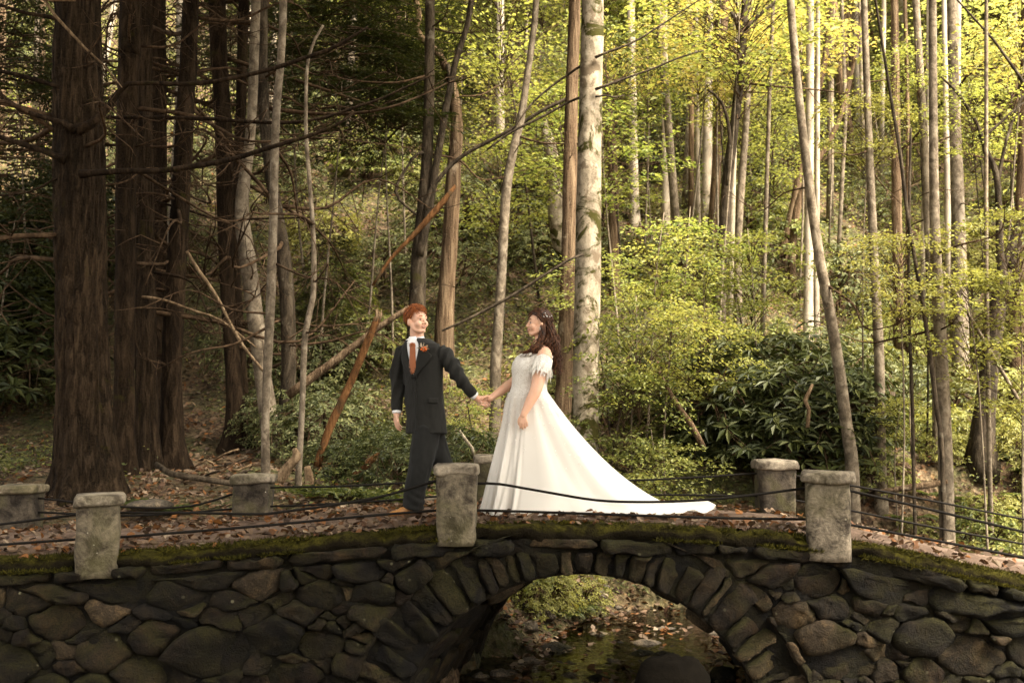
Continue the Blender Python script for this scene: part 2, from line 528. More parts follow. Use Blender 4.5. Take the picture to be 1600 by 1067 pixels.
_sid = [0]
def stone(poly, place, proud, parent, n=24, name='stone', shrink=.93, mat=None, origin=BO):
    """pillowed stone from an outline; place((n,2) outline, outward) -> world points"""
    p = ring_resample(chaikin(poly, 2, .16), n)
    c = p.mean(0); p = c + (p - c) * shrink
    tilt = rng.normal(0, .16, 2)
    rings = [(1.0, -.07), (1.0, .10 * proud), (.97, .6 * proud), (.86, .95 * proud), (.62, 1.04 * proud), (.32, 1.08 * proud)]
    V = []
    for s, o in rings:
        r = c + (p - c) * s
        V.append(place(r, o + (r - c) @ tilt * (o > 0)))
    V.append(place(c[None], np.array([1.08 * proud])))
    V = np.concatenate(V)
    _sid[0] += 1
    V = V + np.stack([vn(V + k * 9, 9, _sid[0]) for k in range(3)], 1) * .02 + np.stack([vn(V + k * 9, 24, _sid[0]) for k in range(3)], 1) * .009 - np.stack([np.abs(vn(V + k * 5, 12, _sid[0])) for k in range(3)], 1) * .02
    Fc = []
    for i in range(5):
        for j in range(n):
            k = (j + 1) % n
            Fc.append((i * n + j, i * n + k, (i + 1) * n + k, (i + 1) * n + j))
    for j in range(n): Fc.append((5 * n + j, 5 * n + (j + 1) % n, 6 * n))
    o = V[-1].copy()
    return link(name, py_mesh(name, V - o, Fc, True, [mat or M_STONE]), parent, o - origin)

face_place = lambda r, o: np.stack([r[:, 0], np.full(len(r), Y_FACE) - o, r[:, 1]], 1)
# rubble of the near face: cells round scattered seeds
seeds = []
tries = 0
while tries < 9000:
    tries += 1
    s = np.array([rng.uniform(-5.4, 5.6), rng.uniform(-.25, 1.25)])
    if s[1] > kerb_z(s[0]) - .21: continue
    if np.linalg.norm(s - AC) < AR + .36: continue
    size = .20 + .08 * vn2(s[0], s[1], .8, 21)[0] + (.05 if s[1] < .7 and s[0] < -1 else 0)
    size *= rng.choice([.42, .7, 1.0, 1.25], p=[.22, .28, .3, .2])
    if all(math.hypot((s[0] - q[0]) * .62, s[1] - q[1]) > .5 * (size + q[2]) * 1.05 for q in seeds): seeds.append((s[0], s[1], size))
seeds = np.array(seeds)
SX = np.array([.62, 1.0])
for i, s in enumerate(seeds):
    poly = [np.array(c) for c in ((-7, -.5), (7, -.5), (7, 2), (-7, 2))]
    sc = s[:2] * SX; poly = [c * SX for c in poly]
    for j, q in enumerate(seeds):
        if j == i: continue
        d = q[:2] * SX - sc; L = np.linalg.norm(d)
        if L > 1.2: continue
        w = .5 * (1 + (s[2] ** 2 - q[2] ** 2) / (L * L) * .75)
        poly = clip_half(poly, d / L, (sc @ (d / L)) + L * min(max(w, .18), .82))
        if len(poly) < 3: break
    if len(poly) < 3: continue
    poly = np.array(poly) / SX
    poly = np.clip(poly, s[:2] - .55, s[:2] + .55)
    poly[:, 1] = np.minimum(poly[:, 1], kerb_z(poly[:, 0]) - .18)
    poly = ring_resample(poly, 26)
    poly = poly + (poly - poly.mean(0)) * (.10 * vn(np.c_[poly * 1.0, np.full(len(poly), i * 3.1)], 6, 77))[:, None]
    r = np.linalg.norm(poly - AC, axis=1, keepdims=True)
    poly = np.where(r < AR + .39, AC + (poly - AC) / r * (AR + .39), poly)
    e = np.ptp(poly, 0)
    if min(e) < .06: continue
    stone(poly, face_place, rng.uniform(.02, .11), bridge, shrink=rng.uniform(.95, 1.05))
# arch ring
th = math.radians(8)
while th < math.radians(172):
    w = rng.uniform(.08, .26) / 1.9
    lo, hi = AR + .005, AR + rng.uniform(.30, .52)
    t0, t1 = th + .006, th + w - .006
    if t1 > math.radians(173): break
    cs = [(lo, t0), ((lo + hi) / 2, t0), (hi, t0 + rng.uniform(-.01, .01)), (hi, t1), ((lo + hi) / 2, t1), (lo, t1)]
    poly = np.array([AC + np.array([math.cos(a), math.sin(a)]) * rr for rr, a in cs])
    poly[:, 1] = np.minimum(poly[:, 1], kerb_z(poly[:, 0]) - .18)
    if np.ptp(poly[:, 1]) > .04: stone(poly, face_place, rng.uniform(.03, .065), bridge, n=16, shrink=.95)
    th += w
# stones lining the vault
for side in (0, 1):
    for k in range(4):
        for j in range(6):
            a = math.radians(22 + 14 * k + (7 if j % 2 else 0) * .4) if side else math.radians(158 - 14 * k)
            y0 = 9.08 + j * .4
            poly = np.array([(y0 + .02, a - .115), (y0 + .37 + rng.uniform(-.05, .02), a - .115), (y0 + .37, a + .105), (y0 + .02, a + .105)])
            pl = lambda r, o: np.stack([AC[0] + .233 * (r[:, 0] - 9) + (AR - o) * np.cos(r[:, 1]), r[:, 0], AC[1] + (AR - o) * np.sin(r[:, 1])], 1)
            p2 = chaikin(poly, 1, .15)
            stone(p2, pl, rng.uniform(.02, .05), bridge, n=14, shrink=.93)
# coping course under the kerb
x = -5.6
while x < 5.8:
    L = rng.uniform(.18, .85); dz = .1 + rng.uniform(-.04, .045)
    t = np.linspace(x + .008, x + L - .008, 5)
    z1 = kerb_z(t) - .075; z0 = z1 - dz
    poly = np.concatenate([np.stack([t, z0], 1), np.stack([t, z1], 1)[::-1]])
    cp = lambda r, o: np.stack([r[:, 0], np.full(len(r), Y_FACE - .01) - o, r[:, 1]], 1)
    stone(poly, cp, rng.uniform(.03, .12), bridge, n=22, shrink=rng.uniform(.95, 1.0))
    x += L
# far face coping stones (seen between the posts as a low edge)
# mossy kerbs on both edges
def kerb(y0, y1, name):
    xs = np.arange(-7, 8.5, .028)
    prof = [(.03, -.10), (.0, -.085), (-.018, -.06), (-.024, -.035), (-.016, -.012), (0, .008), (.03, .02), (.06, .028), (.1, .03), (.14, .03), (.2, .02), (.25, -.05)] if y0 < 10 else [(.22, -.2), (.22, -.02), (.16, .03), (.06, .03), (0, .0), (-.02, -.06)]
    V = []
    for x in xs:
        for dy, dz in prof: V.append((x, y0 + dy, float(kerb_z(x)) + dz))
    V = np.array(V)
    V = V + np.stack([vn(V, 7, 31) * .02, vn(V, 9, 32) * .035 + vn(V, 30, 36) * .014, vn(V, 4, 33) * .028 + vn(V, 13, 34) * .022 + vn(V, 34, 35) * .010], 1)
    n = len(prof)
    q = (np.arange(len(xs) - 1)[:, None] * n + np.arange(n - 1)[None]).ravel()
    return link(name, quad_mesh(name, V - BO, np.stack([q, q + n, q + n + 1, q + 1], 1), True, [M_MOSS]), bridge)
kerb(Y_FACE - .03, Y_IN, 'kerb'); kerb(Y_FAR - .1, Y_FAR + .12, 'kerb')
# short moss blades on the kerb and ledges
n = 42000
mx = rng.uniform(-5.3, 5.6, n); k = rng.random(n)
my = np.where(k < .6, rng.uniform(Y_FACE - .04, Y_IN - .02, n), Y_FACE - rng.uniform(.01, .10, n))
mz = np.where(k < .6, kerb_z(mx) + .015, kerb_z(mx) - .075)
keep = vn2(mx, my, 1.6, 41) + .5 * vn2(mx, my, 6, 42) > np.where(k < .6, -.1, .15)
mx, my, mz = mx[keep], my[keep], mz[keep]
c = np.stack([mx, my, mz], 1)
dirn = unit(np.stack([rng.normal(0, .6, len(c)), rng.normal(-.25, .5, len(c)), np.abs(rng.normal(.7, .4, len(c)))], 1))
V, Q = leaves(c, unit(rng.normal(0, 1, (len(c), 3))), dirn, rng.uniform(.016, .05, len(c)), .008)
M_MOSSBLADE = leaf_mat('moss_blades', [(.015, .015, .003), (.042, .038, .006), (.09, .078, .011)], .25, .8, .1)
tag(link('moss', quad_mesh('moss', V - BO, Q, False, [M_MOSSBLADE]), bridge), kind='stuff')

# path over the bridge
xs = np.unique(np.r_[np.arange(-30, -7, .8), np.arange(-7, 8, .12), np.arange(8, 20, .8)]); ys = np.linspace(Y_IN - .03, Y_FAR - .07, 16)
XX, YY = np.meshgrid(xs, ys)
ZZ = deck_z(XX, YY) + .012 * vn2(XX, YY, 3, 51) + .012 * vn2(XX, YY, 8, 52)
nx2 = len(xs)
q = (np.arange(15)[:, None] * nx2 + np.arange(nx2 - 1)[None]).ravel()
m_p, nt, b, out = nt_new('dirt_path')
v = coords(nt, jitter=False)
n1 = noise_(nt, v, 2.2, 7, .7); n2 = noise_(nt, v, 55, 4, .7)
c = ramp(nt, n1, [(.35, (.06, .038, .024)), (.55, (.13, .085, .058)), (.7, (.2, .145, .11))])
c = mix(nt, 1.0, c, ramp(nt, n2, [(.3, (.6, .6, .6)), (.7, (1.3, 1.3, 1.3))]), 'MULTIPLY')
nt.links.new(c, b.inputs['Base Color']); b.inputs['Roughness'].default_value = .95; b.inputs['Specular IOR Level'].default_value = .15
bump(nt, b, n2, .7, .02)
path = link('path', quad_mesh('path', np.stack([XX.ravel(), YY.ravel(), ZZ.ravel()], 1), np.stack([q, q + 1, q + nx2 + 1, q + nx2], 1), True, [m_p]))
tag(path, 'bare dirt path over the bridge strewn with brown leaves', kind='structure')

# ------------------------------------------------------------------ posts
def concrete(name, base, stain, moss=.5):
    m, nt, b, out = nt_new(name)
    v = coords(nt)
    n1 = noise_(nt, v, 5, 7, .7, .5); n2 = noise_(nt, v, 40, 4, .6); n3 = noise_(nt, v, 2.4, 5, .6, .3)
    c = ramp(nt, n1, [(.40, stain), (.5, base), (.6, tuple(q * 1.6 for q in base))])
    c = mix(nt, 1.0, c, ramp(nt, n2, [(.3, (.7, .7, .7)), (.7, (1.2, 1.2, 1.2))]), 'MULTIPLY')
    c = mix(nt, ramp(nt, n3, [(.5, 0.0), (.66, moss)]), c, (.07, .062, .022))
    l = ramp(nt, voro(nt, v, 14.0), [(.06, .9), (.1, 0.0)])
    c = mix(nt, mul(nt, l, ramp(nt, noise_(nt, v, 4, 2), [(.55, 0.0), (.65, .8)])), c, (.42, .38, .29))
    nt.links.new(c, b.inputs['Base Color']); b.inputs['Roughness'].default_value = .9; b.inputs['Specular IOR Level'].default_value = .2
    bump(nt, b, N_(nt, 'ShaderNodeMath', {0: n1, 1: mul(nt, n2, .4)}, operation='ADD').outputs[0], .8, .025)
    return m
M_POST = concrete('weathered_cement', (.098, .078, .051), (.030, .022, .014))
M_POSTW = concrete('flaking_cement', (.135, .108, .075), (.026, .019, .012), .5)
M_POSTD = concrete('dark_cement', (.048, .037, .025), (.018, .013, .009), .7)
M_CAP = concrete('cap_stone', (.16, .13, .092), (.06, .045, .03), .35)
M_CAPM = concrete('mossy_cap_stone', (.12, .095, .06), (.04, .03, .018), .7)

def box_grid(sx, sy, z0, z1, seed, amp, rnd=.02, nz=14, nxy=6, taper=0.0, lump=0.0):
    """rough box with rounded corners, closed top and bottom"""
    per = []
    for sx_, sy_ in ((1, -1), (1, 1), (-1, 1), (-1, -1)):
        for a in np.linspace(0, 1, 3):
            per.append((sx_, sy_, a))
    loop = []
    cor = [(1, -1, -90), (1, 1, 0), (-1, 1, 90), (-1, -1, 180)]
    for cx, cy2, a0 in cor:
        for a in (0, 45, 90):
            t = math.radians(a0 + a)
            loop.append((cx * (sx / 2 - rnd) + rnd * math.cos(t), cy2 * (sy / 2 - rnd) + rnd * math.sin(t)))
    loop = ring_resample(np.array(loop), 32)
    zs = np.linspace(z0, z1, nz)
    V = []
    for k, z in enumerate(zs):
        s = 1 - taper * (z - z0) / (z1 - z0)
        e = 0
        if lump: e = -lump * ((2 * (z - z0) / (z1 - z0) - 1) ** 4)
        V.append(np.c_[loop * s * (1 + e), np.full(32, z)])
    V.append(np.array([[0, 0, z0], [0, 0, z1]]))
    V = np.concatenate(V)
    nrm = unit(V * np.array([1, 1, .0001]))
    V = V + nrm * (amp * (vn(V, 7, seed) + .5 * vn(V, 18, seed + 1)))[:, None]
    V[:, 2] += amp * .6 * vn(V, 6, seed + 3)
    Fc = []
    for i in range(nz - 1):
        for j in range(32):
            k = (j + 1) % 32
            Fc.append((i * 32 + j, i * 32 + k, (i + 1) * 32 + k, (i + 1) * 32 + j))
    m = nz * 32
    for j in range(32):
        k = (j + 1) % 32
        Fc.append((m, k, j)); Fc.append((m + 1, (nz - 1) * 32 + j, (nz - 1) * 32 + k))
    return V, Fc

POSTS = {}
def post(key, px, ycap, ybot, D, w, capw, mat, capm, label, rz=0.0, cap_h=.085, dep=None):
    top = P(px, ycap, D); bot = P(px, ybot, D)
    r = thing('bridge_post', label, 'stone post', (top[0], D - (.075 if D < 10 else 0), bot[2]), 'squat capped posts along the bridge', rz)
    h = top[2] - bot[2]
    V, Fc = box_grid(w, dep or w, -.06, h - cap_h + .02, len(POSTS) * 7 + 3, .012, .03, taper=-.02)
    link('shaft', py_mesh('shaft', V, Fc, True, [mat]), r)
    V, Fc = box_grid(capw, capw, h - cap_h, h, len(POSTS) * 7 + 5, .024, .05, 9, lump=.07)
    link('cap', py_mesh('cap', V, Fc, True, [capm]), r)
    POSTS[key] = np.array([top[0], D, bot[2], h])
YN, YF = 9.12, 11.42
post('n1', 160, 771, 886, YN, .315, .385, M_POST, M_CAP, 'stained cement post with pale slab cap nearest the big hemlock, front edge of bridge', .30)
post('n2', 715, 724, 836, YN, .305, .335, M_POST, M_CAP, 'upright grey cement post with lumpy cap directly between groom and bride dress', .0)
post('n3', 1289, 736, 860, YN, .33, .405, M_POSTW, M_CAP, 'flaking pale cement post with broad slab cap right of the dress train', -.28)
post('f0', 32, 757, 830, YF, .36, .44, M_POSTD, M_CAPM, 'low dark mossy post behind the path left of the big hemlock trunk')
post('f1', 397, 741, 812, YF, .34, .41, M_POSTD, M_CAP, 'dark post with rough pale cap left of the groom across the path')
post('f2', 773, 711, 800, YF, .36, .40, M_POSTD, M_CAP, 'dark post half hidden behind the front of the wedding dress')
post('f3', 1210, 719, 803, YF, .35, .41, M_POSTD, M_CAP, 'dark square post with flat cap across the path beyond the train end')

# ------------------------------------------------------------------ cables strung through the posts
M_CABLE = flat_mat('black_cable', (.010, .008, .006), .85, .1, .3, 90, .6, .004)
def cable(pts, label, r=.0105):
    p = resample(np.array([P(a, b2, d) for a, b2, d in pts]), .08)
    o = p[len(p) // 2].copy()
    V, Fc = tube(p - o, r, 8)
    return tag(link('cable', py_mesh('cable', V, Fc, True, [M_CABLE]), None, o), label, 'cable', 'black cables strung between the posts')
n = YN
cable([(-160, 838, n), (0, 819, n), (126, 803, n), (160, 801, n), (300, 801, n), (400, 803, n), (437, 800, n), (580, 779, n), (685, 751, n), (715, 752, n), (748, 755, n), (780, 756, n), (850, 768, n), (930, 781, n), (1000, 784, n), (1080, 782, n), (1160, 775, n), (1256, 763, n), (1290, 762, n), (1325, 766, n), (1450, 795, n), (1600, 831, n), (1760, 872, n)], 'upper black cable on the front posts, drooping across the wedding dress')
cable([(-160, 866, n), (0, 851, n), (126, 842, n), (160, 841, n), (250, 834, n), (400, 822, n), (560, 807, n), (685, 797, n), (715, 796, n), (748, 797, n), (850, 800, n), (1000, 805, n), (1130, 809, n), (1256, 811, n), (1290, 812, n), (1325, 819, n), (1450, 842, n), (1600, 871, n), (1760, 904, n)], 'lower black cable on the front posts, running just above the moss kerb')
n = YF
cable([(-160, 760, n), (0, 770, n), (60, 778, n), (200, 792, n), (300, 790, n), (397, 764, n), (520, 760, n), (640, 754, n), (773, 748, n), (900, 752, n), (1000, 750, n), (1100, 745, n), (1210, 740, n), (1322, 757, n), (1450, 781, n), (1600, 811, n), (1760, 842, n)], 'upper black cable on the far posts, passing behind groom and bride')
cable([(-160, 790, n), (0, 797, n), (60, 800, n), (200, 805, n), (300, 800, n), (397, 792, n), (480, 789, n), (600, 782, n), (690, 775, n), (773, 772, n), (900, 775, n), (1010, 773, n), (1134, 774, n), (1210, 777, n), (1322, 796, n), (1450, 822, n), (1600, 850, n), (1760, 882, n)], 'lower black cable on the far posts, low behind the train')

# ------------------------------------------------------------------ bark and leaf materials
B_HEM = bark_mat('hemlock_bark', (.004, .0026, .0015), (.017, .0106, .0057), (.052, .034, .0195), (17, 17, 2.0), .07, moss=(.045, .038, .006), mth=(.60, .72), strength=1.0)
B_HEM2 = bark_mat('smooth_hemlock_bark', (.0045, .0028, .0016), (.016, .0098, .0053), (.042, .027, .0155), (12, 12, 3.0), .05, moss=(.04, .034, .007), mth=(.60, .72))
B_BEECH = bark_mat('lichen_beech_bark', (.10, .078, .052), (.22, .178, .125), (.36, .305, .225), (7, 7, 4), .02, patch=(.10, .072, .045), pscale=4.5, pth=(.56, .62), moss=(.045, .04, .010), mth=(.53, .58), mscale=1.7, strength=.5)
B_PALE = bark_mat('pale_smooth_bark', (.17, .135, .095), (.31, .255, .19), (.43, .365, .28), (6, 6, 2.5), .015, patch=(.12, .09, .058), pscale=3, pth=(.58, .7), strength=.45)
B_BIRCH = bark_mat('mottled_grey_bark', (.06, .045, .03), (.14, .108, .075), (.25, .205, .148), (9, 9, 6), .02, patch=(.06, .045, .03), pscale=6.5, pth=(.54, .64), strength=.7)
B_DARK = bark_mat('dark_wet_bark', (.012, .009, .006), (.035, .025, .016), (.085, .066, .045), (12, 12, 3.5), .03, patch=(.15, .125, .09), pscale=5, pth=(.62, .7), moss=(.05, .045, .01), mth=(.64, .74))
B_BROWN = bark_mat('brown_shaggy_bark', (.03, .017, .009), (.10, .062, .036), (.2, .14, .085), (16, 16, 1.4), .05, patch=(.26, .2, .135), pscale=3, pth=(.62, .7), strength=1.0)
B_ROT = bark_mat('rotten_orange_wood', (.025, .012, .005), (.085, .038, .014), (.19, .09, .035), (14, 14, 1.6), .03, patch=(.05, .035, .018), pscale=3, pth=(.56, .64))
B_PLANK = bark_mat('pale_broken_wood', (.05, .03, .016), (.13, .085, .048), (.27, .19, .115), (16, 16, 1.5), .02)
B_TWIG = bark_mat('dead_twig_bark', (.014, .008, .0045), (.045, .027, .015), (.10, .064, .037), (12, 12, 4), .01)
L_HEM = leaf_mat('hemlock_needles', [(.012, .018, .006), (.03, .036, .010), (.055, .06, .016)], .3, .6, .2)
L_RHODO = leaf_mat('rhododendron_leaves', [(.016, .022, .005), (.035, .043, .010), (.06, .068, .018), (.085, .09, .028)], .2, .5, .22)
L_GREEN = leaf_mat('green_leaves', [(.055, .068, .018), (.10, .118, .03), (.155, .17, .045), (.23, .23, .07)], .45, .5, .2, (.27, .25, .075))
L_YELLOW = leaf_mat('yellow_green_leaves', [(.09, .12, .03), (.15, .185, .046), (.215, .245, .068), (.30, .30, .095)], .55, .5, .2, (.33, .32, .10))
L_SUNLIT = leaf_mat('sunlit_toned_leaves', [(.18, .21, .07), (.25, .28, .10), (.33, .345, .13), (.39, .375, .16)], .55, .5, .15)  # pale tone: sunlight on the far foliage is put into the leaf colour
L_GOLD = leaf_mat('golden_leaves', [(.27, .28, .09), (.36, .345, .13), (.43, .34, .11), (.25, .27, .085)], .55, .5, .2)
L_GREY = leaf_mat('grey_green_leaves', [(.04, .048, .016), (.08, .09, .034), (.13, .138, .055), (.18, .18, .08)], .35, .55, .2)
L_FERN = leaf_mat('fern_fronds', [(.03, .045, .012), (.07, .085, .02), (.12, .13, .03)], .45, .5, .25)
L_DEAD = leaf_mat('fallen_leaves', [(.03, .018, .011), (.06, .036, .022), (.11, .072, .045), (.17, .12, .08), (.045, .024, .014), (.20, .082, .022), (.08, .042, .024), (.26, .20, .14), (.11, .05, .022), (.035, .02, .012)], .12, .7, .2)

# ------------------------------------------------------------------ foliage builders
def spray_crown(name, R, H, nspray, nleaf, L, mats, seed, flat=.16, rs=.45, hole=.25, shape=1.0, Lr=(.7, 1.25)):
    """crown about its own centre: flat leafy sprays on thin limbs, gaps between them"""
    r = np.random.default_rng(seed)
    C, Nn, T, Ls = [], [], [], []
    g = Geo()
    for i in range(nspray):
        a = r.uniform(0, 2 * math.pi); u = r.uniform(-1, 1)
        rr = (hole + (1 - hole) * r.random() ** .6) * math.sqrt(max(.05, 1 - abs(u) ** 2 * shape))
        c = np.array([math.cos(a) * R * rr, math.sin(a) * R * rr, u * H * .5])
        out_d = np.array([math.cos(a), math.sin(a), 0])
        size = rs * r.uniform(.6, 1.3)
        n = int(nleaf * r.uniform(.6, 1.4))
        st = np.array([0, 0, max(-H * .9, c[2] - R * rr * r.uniform(.15, .9) - .1)])
        mid = (st + c) / 2 + np.array([0, 0, .1 * R])
        pts = resample(np.array([st, mid, c, c + out_d * size * .8 - np.array([0, 0, .05])]), R * .35)
        V, Fc = tube(pts, np.linspace(.0065 * R ** .7, .002, len(pts)), 3, False)
        g.add(V, Fc, 1)
        t = r.uniform(-1, 1, n); w = r.normal(0, .5, n) * (1 - .5 * np.abs(t))
        side = np.cross([0, 0, 1.0], out_d)
        tilt = r.normal(0, .2)
        p = c + out_d * (t * size)[:, None] + side * (w * size)[:, None]
        p[:, 2] += r.normal(0, flat * size, n) - .12 * size * t ** 2 + tilt * t * size
        C.append(p)
        Nn.append(np.array([0, 0, 1.0]) + r.normal(0, .42, (n, 3)))
        T.append(out_d * .7 + side * np.sign(w)[:, None] * .9 + r.normal(0, .35, (n, 3)) - np.array([0, 0, .25]))
        Ls.append(L * r.uniform(*Lr, n))
    C, Nn, T, Ls = map(np.concatenate, (C, Nn, T, Ls))
    V, Q = leaves(C, Nn, T, Ls, Ls * .55, .3, .12)
    gv = np.concatenate(g.V); gf = np.array(g.F)
    return quad_mesh(name, np.concatenate([V, gv]), np.concatenate([Q, gf + len(V)]), False, mats, np.r_[np.zeros(len(Q)), np.ones(len(gf))])

def hemlock_crown(name, R, H, nb, seed, mats, L=.10, dens=1.0, open_bottom=.15):
    """whorls of drooping feathery boughs round an axis from z=0 to H"""
    r = np.random.default_rng(seed)
    C, Nn, T, Ls = [], [], [], []
    g = Geo()
    for i in range(nb):
        f = r.random(); z = f * H
        len_b = R * (1 - .75 * f) * r.uniform(.55, 1.1)
        a = r.uniform(0, 2 * math.pi)
        d = np.array([math.cos(a), math.sin(a), 0]); s = np.cross([0, 0, 1.0], d)
        m = 8
        tt = np.linspace(0, 1, m)
        ax = np.array([0, 0, z]) + d * (tt * len_b)[:, None]
        ax[:, 2] += len_b * (.12 * tt - .34 * tt ** 2)
        V, Fc = tube(ax, np.linspace(.018, .003, m) * (.5 + len_b / 4), 3, False)
        g.add(V, Fc, 1)
        n = int(70 * len_b * dens)
        t = r.uniform(open_bottom, 1, n) ** .8
        base = np.stack([np.interp(t, tt, ax[:, k]) for k in range(3)], 1)
        sg = r.choice([-1, 1], n)
        reach = .34 * len_b * (1 - t * .75) * r.random(n) ** .7
        p = base + s * (sg * reach)[:, None] + d * (reach * .5)[:, None]
        p[:, 2] -= reach * .22 + np.abs(r.normal(0, .025, n))
        C.append(p)
        Nn.append(np.array([0, 0, 1.0]) + r.normal(0, .3, (n, 3)))
        T.append(d * .8 + s * sg[:, None] * .9 + r.normal(0, .3, (n, 3)) - np.array([0, 0, .25]))
        Ls.append(L * r.uniform(.6, 1.4, n))
    C, Nn, T, Ls = map(np.concatenate, (C, Nn, T, Ls))
    V, Q = leaves(C, Nn, T, Ls, Ls * .30, .2, .1)
    gv = np.concatenate(g.V); gf = np.array(g.F)
    return quad_mesh(name, np.concatenate([V, gv]), np.concatenate([Q, gf + len(V)]), False, mats, np.r_[np.zeros(len(Q)), np.ones(len(gf))])

def whorl_shrub(name, R, H, nw, seed, mats, L=.12, W=.27, per=8):
    """evergreen shrub: whorls of long leaves at the ends of crooked stems"""
    r = np.random.default_rng(seed)
    C, Nn, T, Ls = [], [], [], []
    g = Geo()
    stems = []
    for k in range(7):
        a = r.uniform(0, 6.28)
        e = np.array([math.cos(a) * R * .55, math.sin(a) * R * .55, H * r.uniform(.45, .75)])
        p = resample(np.array([[r.normal(0, .08), r.normal(0, .08), -.1], e * [.3, .3, .5] + r.normal(0, .06, 3), e]), .25)
        V, Fc = tube(p, np.linspace(.02, .009, len(p)), 4, False); g.add(V, Fc, 1); stems.append(e)
    for i in range(nw):
        a = r.uniform(0, 6.28); u = r.random()
        rr = R * (.35 + .65 * r.random() ** .5) * math.sin(math.acos(min(1, .15 + .85 * u)) * .55 + .75)
        c = np.array([math.cos(a) * rr, math.sin(a) * rr, H * (.12 + .88 * u) * (1 - .25 * (rr / R) ** 2)])
        c += r.normal(0, .05, 3)
        up = unit(np.array([c[0] * .7, c[1] * .7, .55 * H]) + r.normal(0, .15, 3))
        ph = r.uniform(0, 6.28) + np.arange(per) * (6.28 / per)
        A = unit(np.cross(up, [.3, .5, .1])); Bv = np.cross(up, A)
        d = A * np.cos(ph)[:, None] + Bv * np.sin(ph)[:, None]
        C.append(np.repeat(c[None], per, 0) + d * .01)
        T.append(d + up * r.uniform(-.25, .45) + r.normal(0, .12, (per, 3)))
        Nn.append(up + r.normal(0, .15, (per, 3)))
        Ls.append(L * r.uniform(.7, 1.2, per))
        if i % 3 == 0:
            e = stems[np.argmin([np.linalg.norm(q - c) for q in stems])]
            V, Fc = tube(np.array([e, (e + c) / 2 + r.normal(0, .03, 3), c]), [.008, .006, .004], 3, False); g.add(V, Fc, 1)
    C, Nn, T, Ls = map(np.concatenate, (C, Nn, T, Ls))
    V, Q = leaves(C, Nn, T, Ls, Ls * W, .35, .2)
    gv = np.concatenate(g.V); gf = np.array(g.F)
    return quad_mesh(name, np.concatenate([V, gv]), np.concatenate([Q, gf + len(V)]), False, mats, np.r_[np.zeros(len(Q)), np.ones(len(gf))])

def fern_mesh(name, R, nf, seed, mats):
    r = np.random.default_rng(seed)
    C, Nn, T, Ls = [], [], [], []
    for i in range(nf):
        a = r.uniform(0, 6.28); l = R * r.uniform(.7, 1.15)
        d = np.array([math.cos(a), math.sin(a), 0]); s = np.cross([0, 0, 1.0], d)
        t = np.repeat(np.linspace(.12, 1, 17), 2); sg = np.tile([-1, 1], 17)
        p = d * (t * l)[:, None]; p[:, 2] = l * (.75 * t - .62 * t ** 2)
        C.append(p); Nn.append(np.array([0, 0, 1.0]) - d * (.75 - 1.24 * t)[:, None] + r.normal(0, .1, (34, 3)))
        T.append(s * sg[:, None] + d * .45); Ls.append(l * .27 * (1.05 - t) ** .7 * np.clip(t * 4, .4, 1))
    C, Nn, T, Ls = map(np.concatenate, (C, Nn, T, Ls))
    V, Q = leaves(C, Nn, T, Ls, Ls * .28 + .006, .2, .15)
    return quad_mesh(name, V, Q, False, mats)

def dead_branch(seed, L, r0):
    """bare side branch along +x with twigs"""
    r = np.random.default_rng(seed)
    g = Geo()
    p = np.array([[0, 0, 0], [L * .3, r.normal(0, .04), r.normal(.02, .05) * L], [L * .65, r.normal(0, .1) * L, r.normal(.0, .09) * L], [L, r.normal(0, .14) * L, r.normal(.03, .14) * L]])
    q = resample(p, L / 12)
    V, Fc = tube(q, np.linspace(r0, r0 * .2, len(q)), 6, True, .1, seed); g.add(V, Fc)
    for k in range(r.integers(8, 15)):
        i = r.integers(2, len(q) - 1)
        d = unit(np.array([r.uniform(.1, .8), r.normal(0, .7), r.normal(0, .6)])) * L * r.uniform(.12, .42)
        m = q[i] + d * .5 + r.normal(0, .05, 3) * L
        tw = resample(np.array([q[i], m, q[i] + d + r.normal(0, .06, 3) * L]), L / 9)
        V, Fc = tube(tw, np.linspace(r0 * .32, r0 * .1, len(tw)), 4, True); g.add(V, Fc)
    return g.mesh('branch', [B_TWIG])

LEAFY = {}
def variants(key, n, fn): LEAFY[key] = [fn(k) for k in range(n)]
variants('under_g', 4, lambda k: spray_crown('crown', 1.9, 2.6, 70, 26, .11, [L_GREEN, B_TWIG], 100 + k, rs=.5))
variants('under_y', 4, lambda k: spray_crown('crown', 1.9, 2.6, 70, 26, .115, [L_YELLOW, B_TWIG], 120 + k, rs=.5))
variants('pale', 3, lambda k: spray_crown('crown', 2.1, 3.0, 85, 24, .15, [L_SUNLIT, B_TWIG], 130 + k, rs=.6))
variants('gold', 2, lambda k: spray_crown('crown', 1.5, 1.8, 50, 22, .12, [L_GOLD, B_TWIG], 140 + k, rs=.45))
variants('near_g', 3, lambda k: spray_crown('crown', .95, 1.3, 60, 40, .066, [L_GREEN, B_TWIG], 150 + k, rs=.3, flat=.10))
variants('near_y', 2, lambda k: spray_crown('crown', .9, 1.2, 44, 34, .066, [L_YELLOW, B_TWIG], 160 + k, rs=.3, flat=.10))
variants('top', 4, lambda k: spray_crown('crown', 2.6, 5.0, 48, 13, .22, [L_YELLOW if k % 2 else L_GREEN, B_TWIG], 170 + k, rs=.8))
variants('hem_top', 2, lambda k: hemlock_crown('crown', 3.4, 9, 110, 180 + k, [L_HEM, B_TWIG], .16, .8))
variants('hem_young', 3, lambda k: hemlock_crown('crown', 2.6, 5.5, 100, 190 + k, [L_HEM, B_TWIG], .10, 1.5))
variants('rhodo', 4, lambda k: whorl_shrub('crown', .75, 1.2, 210, 200 + k, [L_RHODO, B_TWIG], .125))
